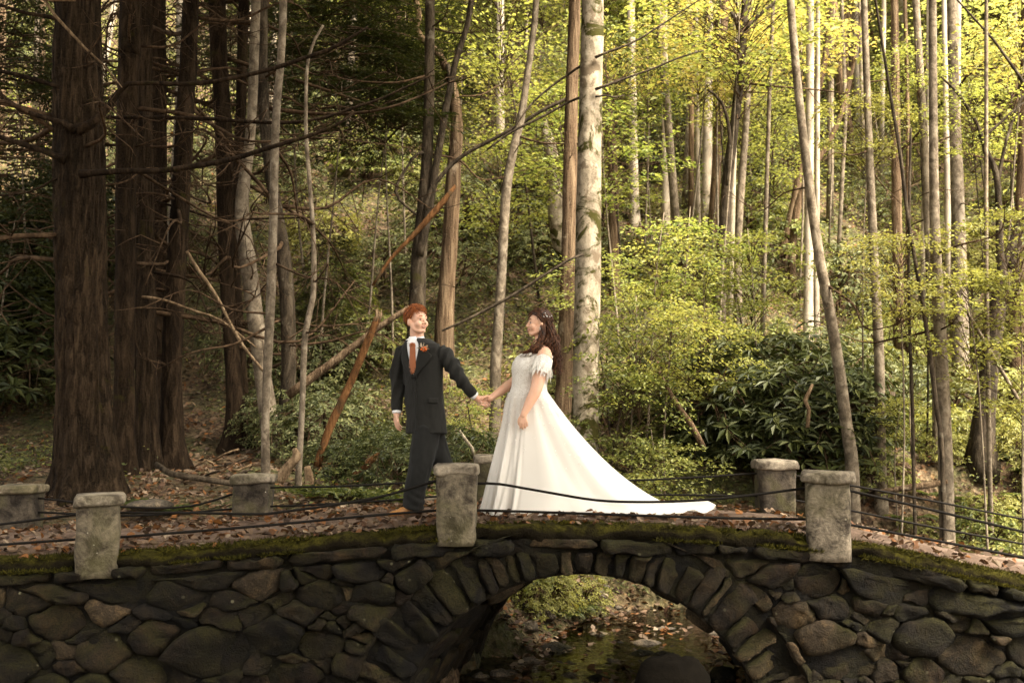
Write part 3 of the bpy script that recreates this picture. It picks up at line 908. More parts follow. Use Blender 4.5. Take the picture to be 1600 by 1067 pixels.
variants('greyshrub', 3, lambda k: whorl_shrub('crown', .85, 1.15, 300, 210 + k, [L_GREY, B_TWIG], .085, .42, 6))
variants('greenshrub', 3, lambda k: whorl_shrub('crown', .6, .8, 230, 220 + k, [L_GREEN, B_TWIG], .075, .5, 6))
variants('fern', 4, lambda k: fern_mesh('fronds', .42, 11, 230 + k, [L_FERN]))
variants('branch', 7, lambda k: dead_branch(240 + k, 1.0 + .22 * k, .016 + .002 * k))

# ------------------------------------------------------------------ trunks
def trunk_path(pts, D, base_ground=True):
    """pts: (px, py, width_px[, depth offset]) from the foot up -> rows of x, y, z, radius"""
    rows = []
    for q in pts:
        d = D + (q[3] if len(q) > 3 else 0)
        rows.append([*P(q[0], q[1], d), q[2] * d / F / 2])
    rows = np.array(rows)
    if base_ground:
        g = float(ground_z(rows[0, 0], rows[0, 1]))
        if rows[0, 2] > g + .1: rows = np.concatenate([[[rows[0, 0], rows[0, 1], g, rows[0, 3] * 1.03]], rows])
        else: rows[0, 2] = g
    return rows

def make_tree(name, label, cat, pts, D, mat, top=9.0, crown=None, cz=None, flare=.5, group=None, n=14, rough=.05, extend=True, step=.18, lean_top=0, crown_scale=1.0, ridge=0):
    rows = trunk_path(pts, D)
    if extend:
        d = unit(rows[-1, :3] - rows[-2, :3]); d = unit(d + np.array([0, 0, .5]))
        e = rows[-1, :3] + d * max(.5, (top + rows[0, 2] - rows[-1, 2]))
        rows = np.concatenate([rows, [[*e, rows[-1, 3] * .45]]])
    base = rows[0, :3].copy()
    s = resample(np.concatenate([[[*(base - [0, 0, .25]), rows[0, 3] * 1.0]], rows]), step)
    h = s[:, 2] - base[2]
    s[:, 3] *= 1 + flare * np.exp(-np.clip(h, 0, None) / (.14 + rows[0, 3] * 1.1))
    root = thing(name, label, cat, base, group)
    V, Fc = tube(s[:, :3] - base, s[:, 3], n, True, rough, int(abs(base[0]) * 100) % 97, bscale=2.2 / max(.06, rows[0, 3]) * .6)
    if ridge:                                       # furrowed plates
        rad = np.hypot(V[:, 0], V[:, 1]) + 1e-6
        q = np.c_[V[:, :2] / rad[:, None] * rows[0, 3], V[:, 2] * .16]
        q = q + np.stack([vn(V, 3, 301 + k_) for k_ in range(3)], 1) * [.02, .02, .02]
        rd = 1 - 2 * np.abs(vn(q, 21, 305)); rd2 = 1 - 2 * np.abs(vn(q, 44, 306))
        V[:len(V) - 2] += (V * [1, 1, 0] / rad[:, None] * (ridge * (-np.maximum(0, rd) ** 2 - .4 * np.maximum(0, rd2) ** 2 + .3))[:, None])[:len(V) - 2]
    if flare > .3:                                  # root buttresses
        hh = V[:, 2]; a = np.arctan2(V[:, 1], V[:, 0])
        k = np.exp(-np.clip(hh, 0, None) / .22) * rows[0, 3] * flare * .8 * np.maximum(0, np.sin(a * 5 + base[0] * 7)) ** 2
        V[:, 0] += np.cos(a) * k; V[:, 1] += np.sin(a) * k
    link('trunk', py_mesh('trunk', V, Fc, True, [mat]), root)
    if crown:
        ms = LEAFY[crown]
        tp = s[-1, :3] - base
        link('crown', ms[rng.integers(len(ms))], root, tp if cz is None else (tp * [1, 1, 0] * min(1, cz / tp[2]) + [0, 0, cz]), (0, 0, rng.uniform(0, 6.28)), crown_scale)
    root['_top'] = 0; del root['_top']
    return root, base, s

def limb(root, base, pts, D, mat, n=8, rough=.08, step=.12, name='branch'):
    """traced branch: (px, py, width_px[, depth offset])"""
    rows = np.array([[*P(q[0], q[1], D + (q[3] if len(q) > 3 else 0)), q[2] * D / F / 2] for q in pts])
    s = resample(rows, step)
    s[:, :3] += np.stack([vn(s[:, :3], 3, 61 + k) for k in range(3)], 1) * .012
    V, Fc = tube(s[:, :3] - base, s[:, 3], n, True, rough, len(pts))
    return link(name, py_mesh(name, V, Fc, True, [mat]), root)

def dead_branches(root, base, s, n, z0, z1, sc=(.6, 1.5), az=None):
    for k in range(n):
        z = base[2] + rng.uniform(z0, z1)
        i = int(np.argmin(np.abs(s[:, 2] - z)))
        a = rng.uniform(0, 6.28) if az is None else rng.normal(*az)
        d = s[i, :3] - base + np.array([math.cos(a), math.sin(a), 0]) * s[i, 3] * .8
        link('branch', LEAFY['branch'][rng.integers(7)], root, d, (rng.uniform(0, 6), rng.normal(.05, .22), a), rng.uniform(*sc))

T = {}
HG = 'dark hemlock trunks left of the bridge'
# the hemlock stand on the left
T['h1'] = make_tree('hemlock_tree', 'thickest furrowed hemlock trunk with mossy flared foot, beside the left front post', 'tree',
    [(138, 766, 88), (130, 600, 79), (126, 420, 77), (124, 250, 78), (122, 120, 74), (121, 0, 70)], 13.0, B_HEM, 15, 'hem_top', 7.5, .38, HG, 84, .045, step=.05, ridge=.038)
T['h2'] = make_tree('hemlock_tree', 'straight dark hemlock trunk touching the right side of the thickest one', 'tree',
    [(193, 745, 34), (194, 600, 31), (196, 420, 31), (197, 250, 32), (202, 80, 33), (204, 0, 33)], 14.6, B_HEM2, 14, 'hem_top', 8, .4, HG, 40, .04, step=.08, ridge=.014)
T['h3'] = make_tree('hemlock_tree', 'furrowed hemlock trunk with a green mossy foot, second behind the thickest one', 'tree',
    [(232, 739, 34), (228, 600, 33), (226, 420, 32), (224, 250, 28), (226, 80, 22), (228, 0, 20)], 15.3, B_HEM, 14, 'hem_top', 8.5, .6, HG, 48, .05, step=.08, ridge=.024)
T['h4'] = make_tree('hemlock_tree', 'slim shaded hemlock trunk squeezed behind two furrowed mossy ones', 'tree',
    [(254, 722, 24), (252, 560, 23), (250, 400, 23), (248, 200, 25), (246, 0, 26)], 17.0, B_HEM2, 14, 'hem_top', 9, .35, HG, 14, .04)
T['h5'] = make_tree('hemlock_tree', 'hemlock trunk leaning slightly right with yellow moss low on its right side', 'tree',
    [(270, 737, 36), (268, 600, 31), (272, 480, 31), (281, 330, 29), (291, 150, 28), (299, 0, 26)], 15.6, B_HEM2, 14, 'hem_top', 8.5, .6, HG, 40, .04, step=.08, ridge=.016)
T['h6'] = make_tree('hemlock_tree', 'reddish hemlock trunk with swollen knot, standing apart near the far left capped post', 'tree',
    [(372, 708, 34), (366, 600, 26), (357, 480, 23), (352, 360, 24), (351, 250, 28), (345, 130, 26), (339, 0, 27)], 17.2, B_HEM2, 13, 'hem_top', 9, .55, HG, 16, .06)
T['h7'] = make_tree('hemlock_tree', 'thin dark hemlock pole right behind the reddish knotty trunk', 'tree',
    [(385, 700, 15), (378, 560, 14), (368, 400, 14), (370, 300, 18), (376, 180, 17), (381, 0, 17)], 17.8, B_HEM2, 12, None, 8, .3, HG, 12, .05)
T['g1'] = make_tree('tree', 'grey tan trunk bending left as it climbs, between knotty hemlock and lichen pole', 'tree',
    [(428, 705, 30), (415, 620, 27), (402, 520, 26), (386, 400, 26), (378, 320, 22), (392, 200, 16), (400, 0, 15)], 16.4, B_BIRCH, 12, None, 8, .3, None, 14, .05)
T['h8'] = make_tree('hemlock_tree', 'black wavy hemlock trunk behind the slender lichen spotted pole', 'tree',
    [(440, 705, 26), (450, 600, 23), (450, 500, 24), (443, 400, 23), (424, 280, 19), (411, 150, 18), (409, 0, 18)], 16.9, B_DARK, 12, 'hem_top', 9, .4, HG, 14, .05)
T['p1'] = make_tree('tree', 'slender pole spotted with pale lichen, in front of the black wavy trunk', 'tree',
    [(415, 738, 14), (415, 640, 13), (422, 490, 15), (426, 380, 14), (431, 190, 13), (439, 90, 12), (443, 0, 12)], 13.6, B_BIRCH, 8, None, 8, .3, None, 10, .06)
T['p2'] = make_tree('tree', 'thin crooked sapling stem with pale bark, left of the leaning orange log', 'tree',
    [(466, 748, 10), (472, 640, 9), (477, 520, 10), (489, 465, 9), (490, 380, 8), (484, 290, 7), (478, 200, 6), (482, 90, 5), (505, 40, 4)], 13.3, B_BIRCH, 1.0, None, None, .2, None, 8, .06, extend=False)
for k, n_, z0, z1 in (('h1', 14, 2.6, 6.2), ('h2', 15, 1.8, 6.6), ('h3', 14, 1.6, 7), ('h4', 12, 2, 7), ('h5', 18, 1.6, 7), ('h6', 20, 1.5, 7.5), ('h7', 18, 1.8, 7), ('h8', 20, 1.4, 7.5), ('p2', 5, 1.5, 4), ('p1', 7, 1.5, 5)):
    r_, b_, s_ = T[k]
    dead_branches(r_, b_, s_, n_, z0, z1, (.55, 1.5) if k[0] == 'h' else (.35, .8))
def L_(k, pts, D, mat=B_HEM2, **kw): return limb(T[k][0], T[k][1], pts, D, mat, **kw)
L_('h1', [(125, 272, 15), (146, 270, 11), (200, 268, 9.5), (262, 266, 9), (337, 255, 8.5), (400, 237, 8), (437, 227, 7), (494, 208, 6), (531, 191, 5), (554, 174, 3)], 12.6)
L_('h1', [(120, 205, 19), (140, 195, 15), (165, 172, 12), (185, 145, 10), (200, 132, 7), (300, 131, 7, -.1), (380, 120, 7, -.2), (440, 104, 7, -.2), (475, 92, 6.5, -.2), (524, 73, 6, -.2), (574, 43, 4, -.2)], 12.6)
L_('h2', [(165, 184, 6), (285, 185, 6), (400, 191, 6), (460, 191, 5.5), (501, 185, 5), (550, 170, 5), (610, 148, 4), (674, 117, 2.5)], 14.1)
L_('h1', [(100, 248, 16), (84, 243, 10), (50, 230, 9), (0, 214, 8), (-60, 200, 7)], 12.7)
L_('h1', [(115, 205, 15), (97, 193, 9), (60, 180, 7.5), (28, 168, 7), (0, 146, 6), (-60, 120, 5)], 12.7)
L_('h1', [(110, 140, 13), (90, 135, 8), (40, 121, 7), (0, 111, 6), (-60, 100, 5)], 12.8)
L_('h1', [(110, 35, 12), (80, 28, 7), (40, 20, 6), (0, 8, 5)], 12.8)
L_('h1', [(105, 275, 6), (82, 281, 4), (45, 300, 3.5), (0, 306, 3)], 12.8)
L_('h1', [(118, 0, 5, -.4), (72, 2, 5, -.4), (85, 22, 5, -.4), (130, 72, 4, -.4), (160, 100, 3, -.4), (190, 136, 1.5, -.4)], 12.6, B_PLANK)
L_('h5', [(275, 430, 5), (262, 428, 5), (240, 425, 6), (300, 440, 4), (330, 500, 2.5)], 15.0)
L_('h3', [(222, 464, 5), (260, 470, 4), (310, 488, 4), (345, 500, 3.5), (400, 542, 2)], 14.8, B_PLANK)
L_('h6', [(292, 392, 5), (315, 428, 6), (345, 475, 5), (380, 540, 5), (412, 580, 4)], 14.6, B_PLANK)
L_('h6', [(238, 312, 4), (300, 330, 4), (345, 345, 4), (400, 342, 3.5), (490, 340, 2)], 15.8)

# trunks in the middle
T['c1'] = make_tree('tree', 'dark forked trunk rising straight behind the groom', 'tree',
    [(648, 560, 30), (652, 480, 27), (655, 400, 24), (664, 300, 20), (669, 200, 17), (671, 100, 16), (672, 0, 15)], 18.0, B_DARK, 12, 'top', None, .5, None, 14, .06)
L_('c1', [(655, 400, 14), (670, 330, 13), (683, 250, 12), (697, 170, 11), (711, 100, 10), (729, 40, 9), (738, -10, 9)], 17.9, B_DARK)
L_('c1', [(664, 330, 7), (672, 300, 6), (700, 264, 7), (728, 240, 6), (762, 222, 6), (800, 202, 6), (850, 172, 6), (902, 148, 5)], 17.6, B_DARK)
L_('c1', [(640, 250, 3), (655, 240, 4), (662, 238, 5)], 17.8, B_DARK)
L_('c1', [(650, 335, 4), (618, 300, 5), (640, 255, 4), (660, 235, 2)], 17.6, B_DARK)
T['c2'] = make_tree('broken_tree', 'brown broken snag with twisted pale top behind the forked dark trunk', 'tree',
    [(694, 520, 30), (698, 450, 26), (704, 360, 25), (709, 270, 23), (714, 200, 20), (709, 150, 18), (700, 115, 14), (690, 92, 11), (683, 78, 11)], 19.5, B_BROWN, 3, None, None, .4, None, 14, .09, extend=False)
L_('c2', [(690, 92, 11), (672, 72, 11), (656, 57, 12), (650, 42, 11), (655, 27, 9), (652, 12, 10), (647, -10, 9)], 19.5, B_PLANK)
L_('c2', [(706, 150, 10), (703, 120, 9), (700, 101, 6)], 19.4, B_DARK)
T['c4'] = make_tree('tree', 'thin leaning trunk, mottled below and dark above, between the bride and snag', 'tree',
    [(774, 585, 18), (779, 500, 16), (785, 400, 15), (791, 300, 15), (801, 240, 14), (813, 190, 13), (821, 140, 11), (832, 60, 10), (838, 0, 10)], 17.0, B_BIRCH, 10, 'top', None, .35, None, 12, .06)
T['c5'] = make_tree('broken_tree', 'smooth pale bowed snag with jagged top, left of the shaggy brown trunk', 'tree',
    [(893, 425, 18), (876, 385, 24), (869, 340, 24), (866, 290, 23), (862, 245, 22), (855, 212, 18), (852, 200, 11), (853, 192, 5), (855, 186, 2)], 21.5, B_BEECH, 3, None, None, .1, None, 14, .12, extend=False)
T['c6'] = make_tree('tree', 'shaggy dark brown trunk with peeling strips, directly behind the pale mossy beech', 'tree',
    [(878, 690, 28), (882, 600, 26), (886, 500, 26), (889, 380, 24), (891, 250, 22), (894, 120, 20), (898, 0, 19)], 16.8, B_BROWN, 12, 'top', None, .4, None, 16, .09)
T['c7'] = make_tree('beech_tree', 'big pale beech trunk with dark moss patches behind the bride', 'tree',
    [(913, 705, 43), (915, 600, 41), (917, 500, 41), (919, 400, 41), (920, 300, 39), (922, 200, 37), (924, 100, 36), (926, 0, 35)], 15.4, B_BEECH, 12, 'top', None, .35, None, 20, .035, step=.12)
L_('c7', [(930, 140, 5), (943, 135, 4.5), (1000, 115, 3.5), (1060, 90, 3), (1100, 78, 2)], 15.2, B_DARK)
L_('c7', [(930, 90, 5), (945, 84, 4), (985, 68, 3.5), (1030, 42, 3), (1098, -4, 2)], 15.2, B_DARK)
L_('c7', [(912, 150, 4), (890, 160, 4), (850, 182, 4), (800, 206, 4), (760, 235, 3)], 15.6, B_DARK)
L_('c7', [(914, 100, 4), (900, 108, 4), (850, 145, 3.5), (825, 170, 3), (800, 205, 2)], 15.6, B_DARK)
L_('c7', [(930, 152, 3), (945, 150, 3), (960, 153, 3), (975, 150, 2)], 15.2, B_DARK)
L_('c7', [(912, 398, 4), (892, 404, 4), (850, 430, 4.5), (800, 462, 5), (745, 492, 5), (690, 517, 3)], 15.0, B_DARK)
T['c7b'] = make_tree('tree', 'pale brown trunk just right of the big beech, broken off high up', 'tree',
    [(961, 480, 17), (959, 400, 17), (959, 320, 16), (956, 230, 15), (952, 180, 13), (951, 165, 7)], 22.5, B_BROWN, 3, None, None, .3, None, 12, .07, extend=False)
M_ = lambda px0, py0, px1, w, lab, mat=B_PALE, D=None, **kw: make_tree('tree', lab, 'tree', [(px0, py0, w * 1.15), ((px0 * .6 + px1 * .4), py0 * .6, w), (px1, 0, w * .85)], D or hit(px0, py0), mat, 10, kw.pop('crown', None), None, .3, kw.pop('group', None), 10, .05, step=.35, **kw)
M_(992, 350, 986, 13, 'straight pale trunk second to the right of the big mossy beech, on the slope')
M_(1041, 365, 1038, 11, 'slim pale trunk right of two straight pale ones in mid slope', crown=None)
M_(1091, 375, 1088, 7, 'very thin pale stem left of the pale pair near the mossy brown trunk', crown=None)
M_(1104, 350, 1108, 15, 'pale cream trunk touching the mossy brown leaning one', B_PALE)
T['m1'] = make_tree('tree', 'mossy brown trunk leaning left beside the pale cream one', 'tree',
    [(1112, 395, 18), (1116, 320, 16), (1120, 250, 15), (1124, 180, 13), (1130, 60, 12), (1134, 0, 12)], hit(1112, 395), B_BROWN, 8, None, None, .3, None, 12, .08)
T['m2'] = make_tree('tree', 'dark forking trunk leaning right on the middle slope, limbs spread near the top', 'tree',
    [(1124, 455, 20), (1130, 380, 18), (1136, 290, 17), (1147, 200, 15), (1155, 130, 15), (1160, 60, 14), (1165, 0, 11)], 20.5, B_DARK, 8, 'top', None, .4, None, 12, .07)
for pts in ([(1160, 60, 8), (1145, 25, 6), (1140, 18, 4)], [(1162, 48, 8), (1180, 30, 6), (1200, 12, 5), (1225, -5, 4)], [(1148, 160, 8), (1160, 122, 7), (1180, 102, 6), (1215, 82, 4)], [(1137, 290, 6), (1140, 210, 6), (1128, 160, 5), (1105, 140, 4)]):
    L_('m2', pts, 20.3, B_DARK)
T['m3'] = make_tree('tree', 'slim greyish trunk just right of the dark forking one', 'tree',
    [(1153, 400, 12), (1157, 310, 12), (1163, 230, 11), (1168, 150, 10), (1170, 60, 9), (1172, 0, 9)], 23.0, B_BIRCH, 8, None, None, .3, None, 10, .06)

# trunks on the right
T['r1'] = make_tree('birch_tree', 'mottled pale trunk leaning left, foot right behind the broad slab post', 'tree',
    [(1332, 738, 21), (1322, 660, 19), (1310, 570, 18), (1297, 490, 17), (1280, 400, 16), (1262, 270, 14), (1246, 130, 13), (1235, 0, 12)], 14.9, B_BIRCH, 8, None, 9, .3, None, 14, .05)
M_(1263, 500, 1266, 14, 'smooth pale upright trunk crossed by the leaning mottled one', B_PALE, 21)
M_(1276, 480, 1278, 8, 'narrow grey stem close to the right of the smooth upright trunk', B_PALE, 22, crown=None)
T['r1c'] = make_tree('tree', 'brown crooked trunk leaning right, upslope behind the leaning mottled one', 'tree',
    [(1222, 400, 13), (1238, 330, 13), (1252, 260, 12), (1270, 170, 11), (1288, 100, 10), (1300, 0, 9)], 25.5, B_BROWN, 8, None, None, .3, None, 10, .08)
T['r1d'] = make_tree('tree', 'short brown leaning trunk beneath the crooked one on the upper slope', 'tree',
    [(1238, 395, 12), (1245, 330, 12), (1262, 280, 9), (1310, 190, 8), (1335, 90, 6)], 24.5, B_BROWN, 8, None, None, .3, None, 10, .08)
T['r2'] = make_tree('birch_tree', 'straight mottled trunk between the leaning one and the twin trunks', 'tree',
    [(1376, 728, 17), (1375, 640, 16), (1373, 540, 15.5), (1367, 430, 14), (1361, 300, 13), (1355, 150, 11), (1350, 0, 10)], 15.4, B_BIRCH, 8, None, 9, .3, None, 14, .05)
T['r3'] = make_tree('young_tree', 'thin black leaning pole just left of the twin trunks', 'tree',
    [(1472, 710, 8), (1464, 640, 8), (1450, 530, 7.5), (1436, 440, 7), (1420, 350, 6), (1405, 230, 6), (1390, 140, 5), (1368, 0, 4)], 13.8, B_DARK, 2.5, None, None, .2, None, 8, .06)
T['r3b'] = make_tree('young_tree', 'thin dark vertical sapling stem left of the black leaning pole', 'tree',
    [(1428, 748, 6), (1425, 620, 6), (1421, 500, 5), (1420, 380, 5), (1423, 200, 4)], 14.0, B_DARK, 1.5, None, None, .2, None, 8, .06, extend=False)
T['r4'] = make_tree('birch_tree', 'front one of the twin mottled trunks, its foot on the leafy bank', 'tree',
    [(1478, 745, 23), (1475, 640, 20), (1470, 540, 19), (1464, 440, 18), (1460, 320, 15), (1458, 150, 13), (1457, 0, 12)], 14.3, B_BIRCH, 8, None, 9, .3, None, 14, .05)
T['r5'] = make_tree('birch_tree', 'rear one of the twin mottled trunks, crossing behind the front one', 'tree',
    [(1465, 712, 15), (1464, 600, 15), (1461, 480, 15), (1452, 380, 14), (1446, 260, 13), (1438, 120, 12), (1431, 0, 11)], 15.8, B_BIRCH, 8, None, 9, .3, None, 14, .05)
T['r6'] = make_tree('tree', 'stout grey brown trunk to the right of the twin mottled trunks', 'tree',
    [(1501, 670, 29), (1501, 560, 26), (1500, 450, 23), (1496, 300, 20), (1490, 130, 16), (1487, 0, 15)], 18.8, B_BIRCH, 12, None, 10, .4, None, 14, .05)
M_(1482, 400, 1475, 9, 'slim bright trunk glimpsed between the twin trunks and the stout one', B_PALE, 25)
T['r8'] = make_tree('young_tree', 'thin straight grey pole right of the stout grey trunk', 'tree',
    [(1546, 720, 8), (1544, 600, 7.5), (1541, 400, 7), (1541, 200, 6.5), (1541, 0, 6)], 14.6, B_BIRCH, 6, None, None, .2, None, 8, .05)
T['r9'] = make_tree('tree', 'dark wide branching tree with black limbs at the right edge', 'tree',
    [(1535, 690, 34), (1543, 600, 29), (1553, 520, 27), (1566, 440, 24), (1578, 400, 20), (1600, 345, 18), (1640, 250, 16), (1660, 100, 14)], 15.6, B_DARK, 6, None, None, .4, None, 14, .08)
for pts in ([(1566, 440, 16), (1562, 380, 13), (1560, 320, 11), (1556, 270, 10), (1540, 230, 8), (1527, 195, 6), (1500, 150, 5), (1470, 120, 3)], [(1558, 290, 7), (1566, 250, 6), (1578, 200, 5), (1600, 150, 4), (1640, 120, 3)],
            [(1578, 420, 12), (1590, 390, 10), (1610, 350, 9), (1640, 330, 8)], [(1556, 275, 5), (1537, 222, 5), (1565, 190, 4), (1600, 160, 3)],
            [(1640, 200, 8), (1600, 130, 6), (1580, 100, 5), (1550, 60, 4), (1495, 0, 3)], [(1572, 470, 8), (1590, 450, 7), (1630, 450, 5)]):
    L_('r9', pts, 15.2, B_DARK)
T['r10'] = make_tree('tree', 'brown trunk behind the black limbs at the right edge', 'tree',
    [(1588, 620, 22), (1590, 500, 20), (1594, 350, 18), (1600, 200, 16), (1605, 0, 15)], 19.5, B_BROWN, 10, None, 10, .4, None, 12, .07)
for k, n_, z0, z1 in (('r1', 4, 2.5, 6), ('r2', 4, 2.5, 6), ('r4', 4, 2.5, 6), ('r5', 4, 2, 6), ('r6', 5, 3, 8), ('c1', 5, 3, 7), ('c2', 4, 2, 6), ('c4', 5, 2, 7), ('c6', 4, 3, 7), ('m1', 4, 2, 7), ('m2', 4, 2, 7), ('m3', 4, 2, 7), ('r10', 4, 3, 7), ('g1', 5, 2, 6)):
    dead_branches(*T[k], n_, z0, z1, (.3, .9))

# ------------------------------------------------------------------ the wooded hillside
def clear(x, y):
    """things stay off the path, the bridge and the stream"""
    return not (y < 11.9) and stream_d(np.array([x]), np.array([y]))[0] > 1.3

for k in range(142):                                     # slender trunks up the slope
    D = rng.uniform(21, 50)
    px = rng.uniform(-120, 1720) if k % 3 else rng.uniform(640, 1720)
    x = (px - 800) * D / F
    if D < 26 and 560 < px < 800: continue
    z = float(ground_z(x, D))
    w = rng.uniform(.10, .30) * (1 if D > 26 else .7)
    r_ = thing('tree', 'slender pale trunk on the far slope, one of many alike', 'tree', (x, D, z), 'slender trunks on the far slope')
    hgt = rng.uniform(15, 22)
    lean = rng.normal(0, .04, 2)
    t = np.linspace(0, 1, 9)
    c = np.c_[lean[0] * hgt * t + .12 * vn2(t * 4, t * 0 + k, 1, 71), lean[1] * hgt * t, t * hgt - .3]
    V, Fc = tube(c, w / 2 * (1.1 - .7 * t), 8, True, .05, k)
    link('trunk', py_mesh('trunk', V, Fc, True, [(B_PALE, B_PALE, B_BIRCH, B_BROWN)[k % 4]]), r_)
    for q_ in range(2):                                 # a few bare side branches
        i_ = rng.integers(2, 6)
        link('branch', LEAFY['branch'][rng.integers(7)], r_, c[i_], (rng.uniform(0, 6), -.3 + rng.normal(0, .25), rng.uniform(0, 6.28)), rng.uniform(.5, 1.2))
    if rng.random() < .15:
        ms = LEAFY['top']; link('crown', ms[rng.integers(4)], r_, c[-2], (0, 0, rng.uniform(0, 6.28)), rng.uniform(.8, 1.2))

def under(px, D, key, hc, sc, name, label, group, cat='tree', stem=True, jit=1.0, zoff=0, wst=.028):
    x = (px - 800) * D / F
    z = float(ground_z(x, D)) + zoff
    r_ = thing(name, label, cat, (x, D, z), group)
    if stem:
        t = np.linspace(0, 1, 7)
        c = np.c_[rng.normal(0, .10) * t * hc + .05 * np.sin(t * 5 + px), rng.normal(0, .08) * t * hc, -.15 + t * (hc + .9 * sc)]
        V, Fc = tube(c, wst * sc ** .5 * (1.1 - .8 * t), 6, True, .05, int(px) % 50)
        link('stem', py_mesh('stem', V, Fc, True, [B_DARK if int(px) % 2 else B_BIRCH]), r_)
        o = c[5] * [1, 1, 0] + [0, 0, hc]
    else: o = np.array([0, 0, -.03])
    ms = LEAFY[key]
    link('crown', ms[rng.integers(len(ms))], r_, o, (rng.normal(0, .06), rng.normal(0, .06), rng.uniform(0, 6.28)), (sc * rng.uniform(.9, 1.15), sc * rng.uniform(.9, 1.15), sc * rng.uniform(.85, 1.1)))
    return r_

for k in range(128):                                    # leafy understory trees
    D = 19 + 27 * rng.random() ** .8
    px = rng.uniform(-150, 1750) if k % 2 else rng.uniform(700, 1750)
    if px < 480 and rng.random() < .5: continue
    if D < 25 and 470 < px < 770: continue
    if D < 27 and px > 1120 and k % 3: continue
    yel = rng.random() < .30 + .35 * (px > 900)
    hc = rng.uniform(1.6, 7.0)
    under(px, D, 'under_y' if yel else 'under_g', hc, rng.uniform(.5, 1.05), 'understory_tree',
          'young yellowing broadleaf tree among many on the slope' if yel else 'young green broadleaf tree among many on the slope',
          'young broadleaf trees on the slope')
for k in range(34):                                     # the wood goes on past both sides of the view
    D = rng.uniform(17, 44); px = rng.uniform(-560, -120) if k % 2 else rng.uniform(1720, 2100)
    under(px, D, ('under_g', 'hem_young', 'under_y')[k % 3], rng.uniform(1, 4), rng.uniform(.8, 1.2), 'understory_tree', 'young green broadleaf tree among many on the slope', 'young broadleaf trees on the slope')
for k in range(95):
    D = rng.uniform(28, 54); px = rng.uniform(460, 1760)
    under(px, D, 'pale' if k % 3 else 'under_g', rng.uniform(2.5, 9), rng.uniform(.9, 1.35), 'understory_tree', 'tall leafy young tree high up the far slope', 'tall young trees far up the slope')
for k, (px, D, hc, sc) in enumerate([(1060, 21, 8.2, .9), (1120, 23, 9.2, 1.0), (1010, 24, 9.4, .8), (1165, 22, 8.6, .7), (1300, 26, 9, .8), (1540, 19, 7.4, .8), (1250, 24, 9.6, .9)]):
    hc = float(P(px, (60, 40, 90, 110, 50, 80, 70)[k], D)[2] - ground_z((px - 800) * D / F, D))
    under(px, D, 'gold', hc, sc, 'understory_tree', 'golden leaved young tree high in the bright canopy', 'golden trees in the bright canopy')
for px, D, hc, sc, w in [(560, 20, 3.9, .8, 'left of the dark forked trunk, boughs near the top'), (480, 21.5, 4.6, .9, 'behind the slender lichen pole, high up'), (630, 22.5, 5.6, .75, 'touching the dark forked trunk near the top'), (-10, 17.5, 2.6, 1.0, 'cut off by the left edge'), (60, 19.5, 4.4, .95, 'high left of the thickest hemlock trunk'),
                         (20, 21, 1.0, .9, 'low on the slope by the left edge'), (320, 22, 4.2, .9, 'between the leaning and the reddish hemlock trunks'), (420, 23, 2.2, .7, 'behind the grey tan bending trunk'), (170, 21, 4.5, .9, 'behind the thickest hemlock trunk'), (610, 19.6, 4.4, .75, 'just left of the forked trunk, darkest in the upper middle'), (500, 19, 4.7, .8, 'over the top of the thin crooked sapling stem'),
                         (505, 19.5, .4, .42, 'smallest, on the slope over the leaning log')]:
    under(px, D, 'hem_young', hc, sc, 'hemlock_tree', 'young feathery dark hemlock ' + w, 'young hemlocks behind the left stand')

def shrubs(spots, key, label, group, name='shrub'):
    for px, py, D, sc in spots:
        D = D or hit(px, py)
        x = (px - 800) * D / F
        if not clear(x, D): continue
        under(px, D, key, 0, sc, name, label, group, 'shrub', False)
R_ = lambda n, x0, x1, y0, y1, D0, D1, s0, s1: [(rng.uniform(x0, x1), 0, rng.uniform(D0, D1), rng.uniform(s0, s1)) for _ in range(n)]
shrubs(R_(12, 1085, 1290, 0, 0, 15.6, 18.2, 1.0, 1.55), 'rhodo', 'dark glossy evergreen shrub in the thicket beyond the right bank', 'evergreen shrubs beyond the right bank')
shrubs(R_(7, 1190, 1330, 0, 0, 17.5, 20, 1.2, 1.6), 'greyshrub', 'grey green evergreen shrub above the dark thicket', 'grey green shrubs above the dark thicket')
shrubs(R_(11, -60, 95, 0, 0, 18.2, 23, 1.2, 2.0), 'rhodo', 'dark evergreen shrub on the slope left of the hemlocks', 'evergreen shrubs left of the hemlocks')
shrubs(R_(8, 500, 650, 0, 0, 12.9, 15.2, .35, .65), 'rhodo', 'long leaved evergreen shrub behind the groom across the path', 'evergreen shrubs behind the groom')
shrubs(R_(9, 690, 790, 0, 0, 12.6, 15.5, .4, .75), 'rhodo', 'long leaved evergreen shrub between groom and bride', 'evergreen shrubs between groom and bride')
shrubs(R_(12, 420, 640, 0, 0, 16, 20, .5, 1.0), 'greyshrub', 'low grey green shrub on the slope behind the leaning log', 'grey green shrubs on the slope')
shrubs(R_(95, -100, 1700, 0, 0, 18, 40, .6, 1.5), 'greyshrub', 'grey green shrub scattered on the hillside', 'shrubs scattered on the hillside')
shrubs(R_(40, 500, 1700, 0, 0, 17.5, 34, .8, 1.7), 'greenshrub', 'fresh green shrub scattered on the hillside', 'shrubs scattered on the hillside')
shrubs(R_(12, 1340, 1640, 0, 0, 14.6, 17.5, .5, 1.0), 'greenshrub', 'low green shrub on the right bank among pale trunks', 'low shrubs on the right bank')
shrubs(R_(9, 1500, 1680, 0, 0, 14.3, 15.6, .6, 1.0), 'greenshrub', 'low green shrub at the right edge of the bank', 'low shrubs on the right bank')
